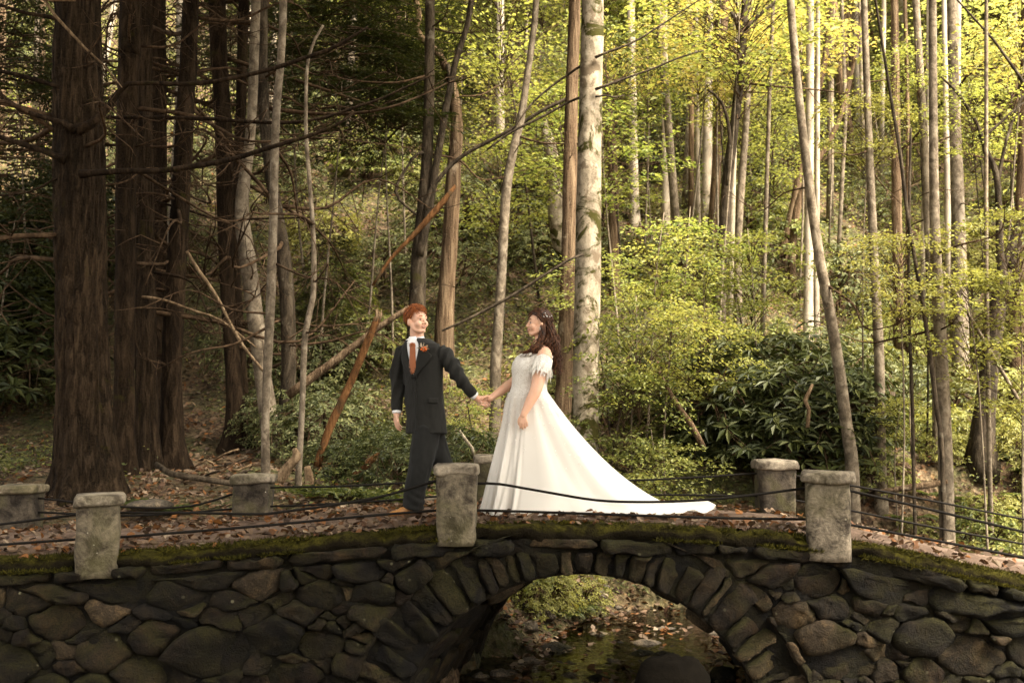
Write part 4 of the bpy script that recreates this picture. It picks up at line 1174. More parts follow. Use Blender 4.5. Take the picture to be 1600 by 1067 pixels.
for px, D, hc, sc, key, w in [(945, 15.2, 1.5, .9, 'near_g', 'touching the right side of the big mossy beech'), (990, 15.6, 1.9, 1.0, 'near_g', 'above the slope of the wedding dress'), (1040, 15.5, 2.3, .9, 'near_y', 'above the middle of the train'), (970, 15.1, .7, .8, 'near_g', 'low against the back of the wedding dress'),
                           (1030, 15.2, .8, .9, 'near_g', 'low behind the middle of the train'), (1075, 16, 1.6, .9, 'near_y', 'at the left side of the dark thicket'), (1000, 17, 2.9, 1.1, 'near_y', 'tall behind the others right of the big beech'), (1070, 17.2, 3.0, 1.1, 'near_y', 'tall above the left end of the dark thicket'),
                           (1120, 16.8, 2.4, .9, 'near_y', 'hanging over the dark thicket'), (955, 16.5, 2.6, .8, 'near_y', 'high beside the big mossy beech'), (1010, 14.9, .45, .7, 'near_g', 'lowest, just over the far cable behind the train'), (1180, 17, 2.8, .9, 'near_g', 'above the right part of the dark thicket'),
                           (700, 16.5, .9, .7, 'near_y', 'upslope between groom and bride'), (735, 15.2, .8, .6, 'near_y', 'low above the joined hands')]:
    under(px, D, key, hc, sc, 'sapling', ('yellow green' if key == 'near_y' else 'bright green') + ' layered sapling ' + w, 'bright saplings beyond the bridge', wst=.018)
for px, D, hc, sc, key, w in [(1400, 13.9, 4.3, 1.0, 'near_g', 'right of the straight mottled trunk, high up'), (1340, 15.5, 5.2, .9, 'near_g', 'left of the straight mottled trunk, near the top'), (1550, 13.8, 3.8, 1.2, 'near_y', 'in front of the black branching tree'),
                           (1600, 13.6, 4.6, 1.2, 'near_g', 'at the right edge, level with the black limbs'), (1430, 15.6, 2.2, .7, 'near_y', 'between the thin dark stem and the twin trunks'), (1640, 14, 3.2, 1.2, 'near_g', 'cut off by the right edge'), (1390, 15, 1.6, .6, 'near_y', 'low, right of the straight mottled trunk'),
                           (1545, 15.2, 5.4, 1.0, 'near_y', 'high above the black branching tree'), (1445, 16, 5.6, .9, 'near_y', 'high against the twin mottled trunks')]:
    under(px, D, key, hc, sc * .78, 'sapling', ('yellow' if key == 'near_y' else 'green') + ' leaved spreading sapling ' + w, 'saplings among the right hand trunks', wst=.018)

# ------------------------------------------------------------------ ground cover on the slope: stuff
n = 27000
D = 12 + 34 * rng.random(n) ** 1.1
px = rng.uniform(-420, 2000, n)
X = (px - 800) * D / F
keep = (vn2(X, D, .45, 81) + .5 * vn2(X, D, 1.3, 82) + np.where(X < -5, -.45, np.where(X < -2.2, -.10, .22)) + np.where(D > 18, .5, -.05)) > .05
keep &= stream_d(X, D) > 1.0
keep &= ~((X < 1) & (D < 13.2) & (rng.random(n) < .6))
X, D = X[keep], D[keep]
Z = ground_z(X, D)
m = 13
per = np.repeat(np.stack([X, D, Z], 1), m, 0)
k = len(per)
far = np.clip((per[:, 1] - 14) / 22, 0, 1)
rad = (.16 + .3 * far) * np.repeat(rng.uniform(.6, 1.5, len(X)), m)
per = per + np.stack([rng.normal(0, 1, k) * rad, rng.normal(0, 1, k) * rad, np.abs(rng.normal(0, .8, k)) * rad + .03], 1)
Ls = (.06 + .07 * far) * rng.uniform(.6, 1.3, k)
V, Q = leaves(per, np.array([0, -.15, 1.0]) + rng.normal(0, .4, (k, 3)), rng.normal(0, 1, (k, 3)), Ls, Ls * .5)
half = rng.random(len(Q)) < .5
o = link('ground_cover', quad_mesh('ground_cover', V, Q, False, [L_GREEN, L_GREY, L_RHODO, L_SUNLIT], np.where((per[:, 1] > 23) & (rng.random(len(Q)) < np.clip((per[:, 1] - 23) / 16, 0, .6)), 3, rng.choice([0, 1, 2], len(Q), p=[.4, .4, .2])))); tag(o, 'low leafy plants carpeting the hillside', kind='stuff')  # paler with distance: the far slope's brightness is put into the leaf colours
# fallen leaves on the forest floor
n = 30000
D = 11.6 + 20 * rng.random(n) ** 1.4
X = (rng.uniform(-150, 1750, n) - 800) * D / F
keep = stream_d(X, D) > .8
X, D = X[keep], D[keep]
Z = ground_z(X, D) + .012
Ls = rng.uniform(.05, .11, len(X)) * (1 + .03 * (D - 12))
V, Q = leaves(np.stack([X, D, Z], 1), np.array([0, -.1, 1.0]) + rng.normal(0, .35, (len(X), 3)), rng.normal(0, 1, (len(X), 3)) * [1, 1, .3], Ls, Ls * .65, .45, -.05)
o = link('leaf_litter', quad_mesh('leaf_litter', V, Q, False, [L_DEAD])); tag(o, 'brown and orange fallen leaves on the forest floor', kind='stuff')

# unseen foliage masses added over and behind the camera to shade bridge and left bank
def shade_foliage(name, cx, cy, cz, R, H, ns, nl, seed, mats, label):
    o = link(name, spray_crown(name, R, H, ns, nl, .26, mats, seed, rs=.9, hole=.05), None, (cx, cy, cz))
    return tag(o, label, kind='stuff')
shade_foliage('canopy', 5.0, 4.5, 12.5, 7.5, 4.5, 640, 27, 301, [L_GREEN, B_TWIG], 'unseen leafy canopy added over the path for shade')
shade_foliage('canopy', -4.0, 6.5, 12.5, 7.5, 4.5, 520, 28, 302, [L_HEM, B_TWIG], 'unseen dark evergreen canopy added for shade over the left of the path')
shade_foliage('canopy', 1.0, -8.0, 7.5, 13.0, 13, 520, 26, 303, [L_HEM, B_TWIG], 'unseen dark foliage added behind the viewer to cut sky light')

shade_foliage('canopy', -1.5, 12.2, 13.5, 5.0, 3.5, 260, 26, 304, [L_HEM, B_TWIG], 'unseen dark evergreen boughs added above the left bank for shade')


# ------------------------------------------------------------------ people
def cloth_noise(m_name, col, rough, bs=.3, scale=350, sheen=.3, var=.12, spec=.2):
    m, nt, b, out = nt_new(m_name)
    v = coords(nt)
    n = noise_(nt, v, 6, 4); f = noise_(nt, v, scale, 2)
    c = mix(nt, 1.0, col, ramp(nt, n, [(.3, (1 - var,) * 3), (.7, (1 + var,) * 3)]), 'MULTIPLY')
    c = mix(nt, 1.0, c, ramp(nt, f, [(.3, (.85,) * 3), (.7, (1.15,) * 3)]), 'MULTIPLY')
    nt.links.new(c, b.inputs['Base Color']); b.inputs['Roughness'].default_value = rough
    b.inputs['Specular IOR Level'].default_value = spec; b.inputs['Sheen Weight'].default_value = sheen
    bump(nt, b, f, bs, .002)
    return m
def skin_mat(name, col, flush):
    m, nt, b, out = nt_new(name)
    v = coords(nt, jitter=False)
    n = noise_(nt, v, 14, 4)
    c = mix(nt, ramp(nt, n, [(.35, 0.0), (.75, .3)]), col, flush)
    nt.links.new(c, b.inputs['Base Color']); b.inputs['Roughness'].default_value = .5
    b.inputs['Specular IOR Level'].default_value = .35
    b.inputs['Subsurface Weight'].default_value = .12
    b.inputs['Subsurface Radius'].default_value = (.012, .004, .002)
    b.inputs['Subsurface Scale'].default_value = .6
    bump(nt, b, noise_(nt, v, 220, 2), .1, .001)
    return m
SKIN_M = skin_mat('groom_skin', (.66, .39, .265), (.60, .29, .19))
SKIN_F = skin_mat('bride_skin', (.66, .385, .255), (.60, .30, .19))
SUIT = cloth_noise('charcoal_suit', (.0115, .0105, .0082), .85, sheen=.05)
TROUSER = cloth_noise('dark_trousers', (.009, .0085, .007), .85, sheen=.05)
SHIRT = cloth_noise('white_shirt', (.72, .70, .68), .7, .15)
TIE = cloth_noise('rust_tie', (.26, .075, .02), .6, .3, 200, .3)
SHOE = flat_mat('tan_leather', (.34, .155, .045), .45, .4, .2, 25, .2)
SOLE = flat_mat('dark_sole', (.06, .03, .015), .7)
EYE = flat_mat('shaded_eye_white', (.42, .36, .32), .4, .3, 0, 5, 0)  # darkened white: the shade under the brow is put into the colour
IRIS = flat_mat('iris', (.03, .025, .018), .15, .6, .1, 60, 0)
LIP = flat_mat('lips', (.42, .15, .10), .4, .4, .1, 60, .1)
TOOTH = flat_mat('teeth', (.62, .56, .47), .3, .5, .05, 40, 0)
def hair_mat(name, dark, light):
    m, nt, b, out = nt_new(name)
    g = nt.nodes.new('ShaderNodeNewGeometry')
    n = noise_(nt, coords(nt, (60, 60, 18), False), 1.0, 5)
    c = mix(nt, ramp(nt, n, [(.35, 0.0), (.7, 1.0)]), dark, light)
    c = mix(nt, 1.0, c, ramp(nt, g.outputs['Random Per Island'], [(0, (.65,) * 3), (1, (1.35,) * 3)]), 'MULTIPLY')
    nt.links.new(c, b.inputs['Base Color']); b.inputs['Roughness'].default_value = .5
    b.inputs['Specular IOR Level'].default_value = .18
    bump(nt, b, n, .5, .004)
    return m
HAIR_M = hair_mat('ginger_hair', (.13, .032, .008), (.34, .105, .025))
HAIR_F = hair_mat('brown_hair', (.016, .007, .0035), (.12, .046, .018))
m_d, nt, b, out = nt_new('ivory_tulle')
v = coords(nt, jitter=False)
n1 = noise_(nt, v, 3, 3); n2 = noise_(nt, v, 400, 2)
nt.links.new(mix(nt, n1, (.69, .63, .545), (.76, .71, .63)), b.inputs['Base Color'])
b.inputs['Roughness'].default_value = .75; b.inputs['Sheen Weight'].default_value = .4; b.inputs['Specular IOR Level'].default_value = .2
bump(nt, b, n2, .15, .002)
tl = N_(nt, 'ShaderNodeBsdfTranslucent', {'Color': (.7, .64, .55, 1)})
nt.links.new(N_(nt, 'ShaderNodeMixShader', {0: .22, 1: b.outputs[0], 2: tl.outputs[0]}).outputs[0], out.inputs['Surface'])
DRESS = m_d
m_l, nt, b, out = nt_new('ivory_lace')
v = coords(nt, jitter=False)
vo = N_(nt, 'ShaderNodeTexVoronoi', {'Vector': v, 'Scale': 85.0}, feature='DISTANCE_TO_EDGE').outputs[0]
pt = ramp(nt, N_(nt, 'ShaderNodeMath', {0: vo, 1: noise_(nt, v, 90, 3)}, operation='MULTIPLY').outputs[0], [(.04, 1.0), (.16, 0.0)])
nt.links.new(mix(nt, pt, (.60, .53, .44), (.80, .75, .67)), b.inputs['Base Color'])
b.inputs['Roughness'].default_value = .7; b.inputs['Specular IOR Level'].default_value = .3
bump(nt, b, pt, .7, .006)
LACE = m_l

def remesh(geo, voxel, smooth=4, name='body', mats=(), relax=.5):
    me = py_mesh('tmp', np.concatenate(geo.V), geo.F)
    o = bpy.data.objects.new('tmp', me); COL.objects.link(o)
    md = o.modifiers.new('r', 'REMESH'); md.mode = 'VOXEL'; md.voxel_size = voxel
    if smooth:
        s_ = o.modifiers.new('s', 'SMOOTH'); s_.factor = relax; s_.iterations = smooth
    dg = bpy.context.evaluated_depsgraph_get()
    r = bpy.data.meshes.new_from_object(o.evaluated_get(dg))
    bpy.data.objects.remove(o); bpy.data.meshes.remove(me)
    r.name = name
    r.materials.clear()
    for m in mats: r.materials.append(m)
    r.polygons.foreach_set('use_smooth', np.full(len(r.polygons), True))
    return r

def get_v(me):
    a = np.empty(len(me.vertices) * 3, np.float32); me.vertices.foreach_get('co', a); return a.reshape(-1, 3).astype(float)
def set_v(me, V): me.vertices.foreach_set('co', np.ascontiguousarray(V, np.float32).ravel()); me.update()

def capsule(pts, rad, n=14, squash=None, sub=.03):
    """closed tapering limb with rounded ends"""
    p = resample(np.c_[np.asarray(pts, float), np.asarray(rad, float)], sub)
    a, b2 = p[0], p[-1]
    d0 = unit(p[0, :3] - p[1, :3]); d1 = unit(p[-1, :3] - p[-2, :3])
    pre = [np.r_[a[:3] + d0 * a[3] * k, a[3] * s] for k, s in ((.95, .25), (.8, .58), (.5, .86))]
    post_ = [np.r_[b2[:3] + d1 * b2[3] * k, b2[3] * s] for k, s in ((.5, .86), (.8, .58), (.95, .25))]
    p = np.concatenate([pre, p, post_])
    return tube(p[:, :3], p[:, 3], n, True, squash=squash)

def ell(c, r, R=None, nu=20, nv=12):
    u = np.linspace(0, 2 * math.pi, nu, endpoint=False); w = np.linspace(0, math.pi, nv + 1)[1:-1]
    V = [[0, 0, 1]] + [[math.sin(b2) * math.cos(a), math.sin(b2) * math.sin(a), math.cos(b2)] for b2 in w for a in u] + [[0, 0, -1]]
    V = np.array(V) * np.asarray(r)
    if R is not None: V = V @ np.asarray(R).T
    Fc = []
    for j in range(nu): Fc.append((0, 1 + j, 1 + (j + 1) % nu))
    for i in range(nv - 2):
        for j in range(nu):
            k = (j + 1) % nu
            Fc.append((1 + i * nu + j, 1 + (i + 1) * nu + j, 1 + (i + 1) * nu + k, 1 + i * nu + k))
    m = len(V) - 1; o = 1 + (nv - 2) * nu
    for j in range(nu): Fc.append((m, o + (j + 1) % nu, o + j))
    return V + np.asarray(c), Fc

class Frame:
    """local frame: x = the person's right, y = forward, z = up"""
    def __init__(s, o, f, up=(0, 0, 1)):
        s.o = np.asarray(o, float); s.f = unit(np.asarray(f, float)); u = np.asarray(up, float)
        s.r = unit(np.cross(s.f, u)); s.u = np.cross(s.r, s.f)
        s.R = np.stack([s.r, s.f, s.u], 1)
    def __call__(s, p): return s.o + np.asarray(p, float) @ s.R.T

def add_head(g, H, fem=False, k=1.0):
    """skull, jaw, nose, lips, brow and ears, in the head frame (origin between the ears at eye level)"""
    def e(c, r): V, Fc = ell(np.array(c) * k, np.array(r) * k); g.add(H(V), Fc)
    def c_(p, r): V, Fc = capsule(np.array(p) * k, np.array(r) * k, 10, sub=.006); g.add(H(V), Fc)
    j = .92 if fem else 1.0
    e((0, -.018, .032), (.074, .096, .086))
    e((0, .032, .012), (.066, .062, .072))
    e((0, .034, -.045), (.062 * j, .056, .068))
    e((0, .064, -.092), (.027 * j, .024, .023))
    for sx in (-1, 1):
        c_([(sx * .058 * j, .0, -.035), (sx * .048 * j, .02, -.078), (sx * .018, .062, -.097)], [.024, .022, .018])
        e((sx * .038, .062, -.036), (.029, .027, .030))
        e((sx * (.074 if fem else .079), -.012, -.016), (.010, .016, .026) if fem else (.014, .022, .034))
        c_([(sx * .046, .068, .017), (sx * .030, .080, .021), (sx * .012, .085, .016)], [.010, .011, .010] if not fem else [.007, .008, .008])
        e((sx * .0125, .096, -.034), (.0095, .012, .009))
    c_([(0, .084, .008), (0, .097, -.010), (0, .110 if not fem else .107, -.028)], [.0085, .0095, .0115])
    c_([(-.022, .078, -.058), (0, .092, -.056), (.022, .078, -.058)], [.006, .008, .006])
    c_([(-.019, .078, -.068), (0, .091, -.069), (.019, .078, -.068)], [.006, .009, .006])

def add_face(root, H, base, hair, fem=False, k=1.0):
    for sx in (-1, 1):
        c = H(np.array([sx * .031, .0730, -.001]) * k)
        V, Fc = ell((0, 0, 0), (.0118 * k,) * 3)
        eo = link('eye', py_mesh('eye', V, Fc, True, [EYE]), root, c - base)
        fwd = unit(H(np.array([sx * .031, 1, -.02])) - H(np.array([sx * .031, 0, 0])))
        V, Fc = ell(fwd * .0064 * k, (.0078 * k,) * 3, nu=12, nv=8)
        link('iris', py_mesh('iris', V, Fc, True, [IRIS]), eo)
        V, Fc = capsule(H(np.array([(sx * .046, .078, .028), (sx * .033, .0885, .0325), (sx * .016, .090, .0285)]) * k) - base, [.0025 * k, .0042 * k, .004 * k], 6, sub=.008)
        link('eyebrow', py_mesh('eyebrow', V, Fc, True, [hair]), root)
        V, Fc = capsule(H(np.array([(sx * .044, .0785, .006), (sx * .031, .0885, .0095), (sx * .018, .084, .005)]) * k) - base, [.0015 * k, .0024 * k, .0015 * k], 5, sub=.008)
        link('eyelash', py_mesh('eyelash', V, Fc, True, [IRIS if fem else hair]), root)
    g = Geo()
    for p, r in (([(-.029, .077, -.055), (-.013, .0935, -.0585), (0, .0985, -.0570), (.013, .0935, -.0585), (.029, .077, -.055)], [.002, .0034, .0036, .0034, .002]),
                 ([(-.027, .077, -.0565), (-.011, .0925, -.0695), (0, .0965, -.0715), (.011, .0925, -.0695), (.027, .077, -.0565)], [.002, .004, .0044, .004, .002])):
        V, Fc = capsule(H(np.array(p) * k) - base, np.array(r) * k, 8, sub=.006); g.add(V, Fc)
    link('lips', g.mesh('lips', [LIP]), root)
    V, Fc = capsule(H(np.array([(-.019, .084, -.0605), (0, .0965, -.0640), (.019, .084, -.0605)]) * k) - base, np.array([.002, .0036, .002]) * k, 6, sub=.006)
    link('teeth', py_mesh('teeth', V, Fc, True, [TOOTH]), root)

def add_hand(g, wrist, d, pn, side, curl=(.5, .6, .5), k=1.0, spread=.12, thumb=.5):
    """palm and five jointed fingers; d = finger direction, pn = the way the palm faces, side = +1 if the thumb lies along cross(d, pn)"""
    d = unit(np.asarray(d, float)); pn = np.asarray(pn, float); pn = unit(pn - d * np.dot(pn, d)); s = np.cross(d, pn) * side
    w = np.asarray(wrist, float)
    offs = [.030, .010, -.010, -.028]; lens = [.068, .076, .070, .056]
    for i, (o, l) in enumerate(zip(offs, lens)):
        kn = w + (d * (.088 - .006 * abs(i - 1)) + s * o) * k
        V, Fc = capsule([w + s * o * .55 * k + d * .008 * k, (w + kn) / 2 + s * o * .1 * k - pn * .002, kn], np.array([.0145, .0145, .0115]) * k, 10, sub=.02); g.add(V, Fc)
        dirn = unit(d + s * spread * (1.5 - i) * .5); p = [kn]; c = 0
        for q, fr in zip(curl, (.45, .32, .25)):
            c += q * (1 + .08 * i)
            p.append(p[-1] + (dirn * math.cos(c) + pn * math.sin(c)) * l * fr * k)
        V, Fc = capsule(p, np.array([.0098, .0092, .0084, .0072]) * k * (1 - .06 * (i == 3)), 8, sub=.012); g.add(V, Fc)
    t0 = w + (d * .018 + s * .020) * k
    t1 = t0 + unit(d * .75 + s * .65 + pn * .25 * thumb) * .036 * k
    t2 = t1 + unit(d * .9 + s * .2 + pn * .55 * thumb) * .032 * k
    t3 = t2 + unit(d * .9 - s * .15 + pn * .7 * thumb) * .024 * k
    V, Fc = capsule([t0, t1, t2, t3], np.array([.0155, .0125, .0105, .0085]) * k, 8, sub=.012); g.add(V, Fc)

def lerp_rows(tab, ys):
    tab = np.array(tab, float)
    return np.stack([np.interp(ys, tab[:, 0], tab[:, k]) for k in range(1, tab.shape[1])], 1)

# ---- the groom
GD = 9.9
def G(px, py, dy=0.0): return P(px, py, GD + dy)
gb = G(650, 804); gb[2] = float(deck_z(gb[0], GD)) - .002
groom = thing('person', 'ginger haired man in charcoal suit and rust tie, striding left, looking back', 'person', gb)
yaw = math.radians(33)
gf = np.array([-math.sin(yaw), -math.cos(yaw), 0])
gr = np.cross(gf, [0, 0, 1.0]); gl = -gr
g = Geo()
HM = Frame(G(651.5, 500.5, -.02), (math.sin(math.radians(46)), -math.cos(math.radians(46)), .02), (-.03, 0, 1))
add_head(g, HM, False, 1.0)
for p, r in (([G(651, 515, .03), G(652, 530, .03), G(655, 544, .03)], [.060, .060, .058]),
             ([G(656, 556, .03), G(660, 575, .0), G(662, 620, 0), G(664, 668, 0)], [.10, .115, .11, .10]),
             ([G(685, 556, -.07), G(660, 549, 0), G(636, 556, .07)], [.04, .05, .04]),
             ([G(630, 558, .09), G(621, 598, .095), G(620, 640, .05)], [.035, .028, .028]),
             ([G(620, 640, .05), G(619.5, 648, .045)], [.030, .028]),
             ([G(690, 558, -.08), G(719, 593, -.115), G(741, 619, -.06)], [.035, .028, .028]),
             ([G(741, 619, -.06), G(747, 623.5, -.045)], [.030, .027]),
             ([G(666, 665, -.04), G(658, 728, -.07), G(646, 788, -.03)], [.085, .060, .042]),
             ([G(672, 665, .05), G(690, 722, .06), G(712, 775, .16)], [.085, .060, .042]),
             ([G(646, 788, -.03), G(640, 798, -.04), G(618, 801, -.06)], [.042, .036, .025]), ([G(712, 775, .16), G(708, 790, .13), G(694, 800, .10)], [.042, .036, .025])):
    V, Fc = capsule(p, r, 16); g.add(V, Fc)
add_hand(g, G(619.5, 646, .045), (.05, -.10, -1), (.75, .45, 0), -1, (.25, .35, .3), 1.0, thumb=.3)
add_hand(g, G(746, 622.5, -.045), (.86, .02, -.50), (.25, .75, -.5), 1, (.45, .8, .6), 1.0, .05, thumb=.6)
me = remesh(g, .0046, 2, 'body', [SKIN_M]); set_v(me, get_v(me) - gb)
link('body', me, groom)
add_face(groom, HM, gb, HAIR_M)

# hair: cap over the skull with many short locks
def hair_cap(H, k, hairline, name, mat, thick, root, base, seed, bmp=.006, nlock=0, lock=(.03, .008)):
    nu, nv = 48, 26
    V = []
    for i in range(nv + 1):
        for j in range(nu):
            a = 2 * math.pi * j / nu
            pmax = hairline(a)
            ph = pmax * i / nv
            d = np.array([math.sin(ph) * math.sin(a), math.sin(ph) * math.cos(a), math.cos(ph)])
            edge = 1 - (i / nv) ** 6
            V.append(np.array([0, -.016, .033]) + d * (np.array([.075, .097, .087]) + thick * (.25 + .75 * edge) * (1 + .35 * math.cos(ph))))
    V = np.array(V)
    nn = unit(V - [0, -.016, .03])
    V = V + nn * (bmp * (vn(V * [1, .6, 1], 55, seed) + .6 * vn(V, 110, seed + 2)))[:, None]
    Fc = []
    for i in range(nv):
        for j in range(nu):
            q = (j + 1) % nu
            Fc.append((i * nu + j, (i + 1) * nu + j, (i + 1) * nu + q, i * nu + q))
    gg = Geo(); gg.add(H(V * k) - base, Fc)
    r = np.random.default_rng(seed)
    for _ in range(nlock):
        i = int(nv * r.random() ** .6); j = r.integers(nu)
        v0 = V[min(i, nv) * nu + j]; n_ = unit(v0 - [0, -.016, .03])
        down = unit(np.array([.25 * r.normal() + .35, .35 * r.normal() + (.35 if v0[2] > .08 else -.35), -.8 if v0[2] < .09 else -.1]))
        down = unit(down - n_ * np.dot(down, n_))
        L = lock[0] * r.uniform(.6, 1.3)
        p = [v0 - n_ * .003, v0 + down * L * .5 + n_ * .0015, v0 + down * L - n_ * .003]
        Vt, Ft = capsule(H(np.array(p) * k) - base, np.array([lock[1], lock[1] * .9, lock[1] * .3]) * k * .55, 5, sub=.012)
        gg.add(Vt, Ft)
    return link('hair', gg.mesh('hair', [mat]), root)
def hl_m(a):      # a = 0 at the forehead, pi at the nape
    c = math.cos(a)
    return math.radians(np.interp(c, [-1, -.5, -.1, .1, .3, .42, .6, 1], [138, 132, 100, 112, 104, 80, 66, 62]))
hair_cap(HM, 1.0, hl_m, 'hair', HAIR_M, .017, groom, gb, 5, .003, 340, (.040, .006))

# jacket
RT = [(529, 653.5, .080, .075), (532, 655, .115, .092), (538, 658, .172, .108), (546, 660, .203, .120), (575, 661, .200, .132), (605, 662.5, .186, .130), (640, 664.5, .186, .136), (677, 666, .194, .142)]
def torso_ring(y, n=40, off=0.0):
    c, a, b2 = lerp_rows(RT, [y])[0]
    t = np.linspace(0, 2 * math.pi, n, endpoint=False)
    ce = G(c, y)
    return ce + gl * ((a + off) * np.sin(t))[:, None] + gf * ((b2 + off) * np.cos(t))[:, None]
def on_jacket(phi, y, off=.006):
    phi = np.asarray(phi, float); y = np.asarray(y, float)
    q = lerp_rows(RT, y.ravel())
    ce = np.stack([G(c, yy) for c, yy in zip(q[:, 0], y.ravel())])
    return ce + gl * ((q[:, 1] + off) * np.sin(phi.ravel()))[:, None] + gf * ((q[:, 2] + off) * np.cos(phi.ravel()))[:, None]
g = Geo()
ys_ = np.r_[np.linspace(529, 550, 11), np.linspace(554, 677, 32)]
V = np.concatenate([torso_ring(y) for y in ys_])
Fc = [(i * 40 + j, i * 40 + (j + 1) % 40, (i + 1) * 40 + (j + 1) % 40, (i + 1) * 40 + j) for i in range(len(ys_) - 1) for j in range(40)]
m_ = len(V); V = np.concatenate([V, [torso_ring(529).mean(0), torso_ring(677).mean(0)]])
Fc += [(m_, (j + 1) % 40, j) for j in range(40)] + [(m_ + 1, m_ - 40 + j, m_ - 40 + (j + 1) % 40) for j in range(40)]
g.add(V, Fc)
RSL = ([G(631, 549, .085), G(623, 570, .10), G(620.5, 604, .095), G(620, 642, .05)], [.074, .068, .060, .049])
LSL = ([G(692, 550, -.075), G(705, 569, -.10), G(719, 592, -.115), G(740, 617, -.065)], [.076, .069, .061, .048])
for p, r in (RSL, LSL):
    q = resample(np.c_[np.array(p), r], .03)
    d0 = unit(q[0, :3] - q[1, :3]); q = np.concatenate([[np.r_[q[0, :3] + d0 * .055, .035]], q])
    V, Fc = tube(q[:, :3], q[:, 3], 18, True); g.add(V, Fc)
me = remesh(g, .0075, 5, 'jacket', [SUIT])
V = get_v(me)
me.calc_normals_split() if hasattr(me, 'calc_normals_split') else None
nr = np.empty(len(V) * 3, np.float32); me.vertices.foreach_get('normal', nr); nr = nr.reshape(-1, 3)
ax = unit(LSL[0][-1] - LSL[0][0])
dl = np.min([np.linalg.norm(V - q, axis=1) for q in resample(np.array(LSL[0]), .02)], axis=0)
dr = np.min([np.linalg.norm(V - q, axis=1) for q in resample(np.array(RSL[0]), .02)], axis=0)
sl = sm((.10 - np.minimum(dl, dr)) / .03)
t_along = (V - LSL[0][0]) @ ax
fold_s = (1 - 2 * np.abs(np.sin(t_along * 44 + 1.5 * vn(V, 7, 91) + (V @ np.array([20., -14, 26]))))) * .0105 * np.clip(.55 + 1.1 * vn(V, 8, 99), .1, 1.1) * sl * sm((np.minimum(np.linalg.norm(V - LSL[0][-1], axis=1), np.linalg.norm(V - RSL[0][-1], axis=1)) - .05) / .08)
fold_t = (vn(V * [1, 1, .45], 14, 92) * .008 + vn(V * [1.2, 1.2, .6], 34, 93) * .003) * (1 - .5 * sl)
set_v(me, V + nr * (fold_s + fold_t)[:, None] - gb)
link('jacket', me, groom)

def patch(name, phi_l, phi_r, ys, off, mat, root, base, nphi=7, thick=.004, par=None):
    """cloth piece lying on the jacket front between two edges given over ys"""
    ys = np.asarray(ys, float); rows = []
    for y, a, c in zip(ys, phi_l, phi_r):
        t = np.linspace(a, c, nphi); rows.append(on_jacket(t, np.full(nphi, y), off))
    A = np.concatenate(rows)
    ny_, n_ = len(ys), nphi
    Bk = np.concatenate([on_jacket(np.linspace(a, c, nphi), np.full(nphi, y), off - thick) for y, a, c in zip(ys, phi_l, phi_r)])
    V = np.concatenate([A, Bk]) - base; k = len(A)
    Fc = []
    for i in range(ny_ - 1):
        for j in range(n_ - 1):
            q = (i * n_ + j, i * n_ + j + 1, (i + 1) * n_ + j + 1, (i + 1) * n_ + j)
            Fc.append(q[::-1]); Fc.append(tuple(x + k for x in q))
    rim = [i for i in range(n_)] + [i * n_ + n_ - 1 for i in range(1, ny_)] + [(ny_ - 1) * n_ + i for i in range(n_ - 2, -1, -1)] + [i * n_ for i in range(ny_ - 2, 0, -1)]
    for i in range(len(rim)):
        a, c = rim[i], rim[(i + 1) % len(rim)]; Fc.append((a, c, c + k, a + k))
    return link(name, py_mesh(name, V, Fc, True, [mat]), par or root)
R1 = math.radians
ys1 = np.linspace(526.5, 586, 14)
tt = (np.maximum(ys1, 532) - 532) / 54
patch('shirt', R1(-27) * (1 - tt) - .01, R1(22) * (1 - tt) + .01, ys1, .010, SHIRT, groom, gb)
ys2 = np.linspace(537, 585, 14); t2 = (ys2 - 537) / 48
hw = np.interp(t2, [0, .10, .14, .8, 1], [.15, .19, .14, .20, .10]) * (1.0 - .15 * t2)
patch('tie', -hw - .02, hw - .02, ys2, .016, TIE, groom, gb)
V, Fc = ell(on_jacket(np.array([-.02]), np.array([539.0]), .016)[0] - gb, (.017, .014, .016)); link('tie_knot', py_mesh('tie_knot', V, Fc, True, [TIE]), groom)
ys3 = np.linspace(568, 592, 8); t3 = (ys3 - 568) / 24
patch('waistcoat', R1(-24) * (1 - t3 * .6), R1(20) * (1 - t3 * .6), ys3, .0145 * 0 + .010, TROUSER, groom, gb)
# lapels: inner edge follows the shirt, outer edge notched
ys4 = np.linspace(532, 591, 18); t4 = (ys4 - 532) / 59
inn = R1(21) * (1 - t4); wid = np.interp(t4, [0, .28, .36, .42, .6, 1], [.30, .44, .50, .70, .56, .02])
patch('lapel', inn, inn + wid, ys4, .016, SUIT, groom, gb, thick=.010)
patch('lapel', -R1(26) * (1 - t4) - wid, -R1(26) * (1 - t4), ys4, .016, SUIT, groom, gb, thick=.010)
ys5 = np.linspace(588, 676, 18)
patch('front_edge', np.full(18, -.015) - .0 * ys5, np.interp(ys5, [588, 650, 676], [.075, .08, .16]), ys5, .008, SUIT, groom, gb, 4, .006)
patch('pocket_flap', np.full(4, R1(38)), np.full(4, R1(70)), np.array([622, 624, 628, 630.5]), .010, SUIT, groom, gb, 8, .007)
for y in (594, 612):
    V, Fc = ell((0, 0, 0), (.009, .009, .009), nu=10, nv=6)
    link('button', py_mesh('button', V, Fc, True, [TROUSER]), groom, on_jacket(np.array([.03]), np.array([float(y)]), .008)[0] - gb)
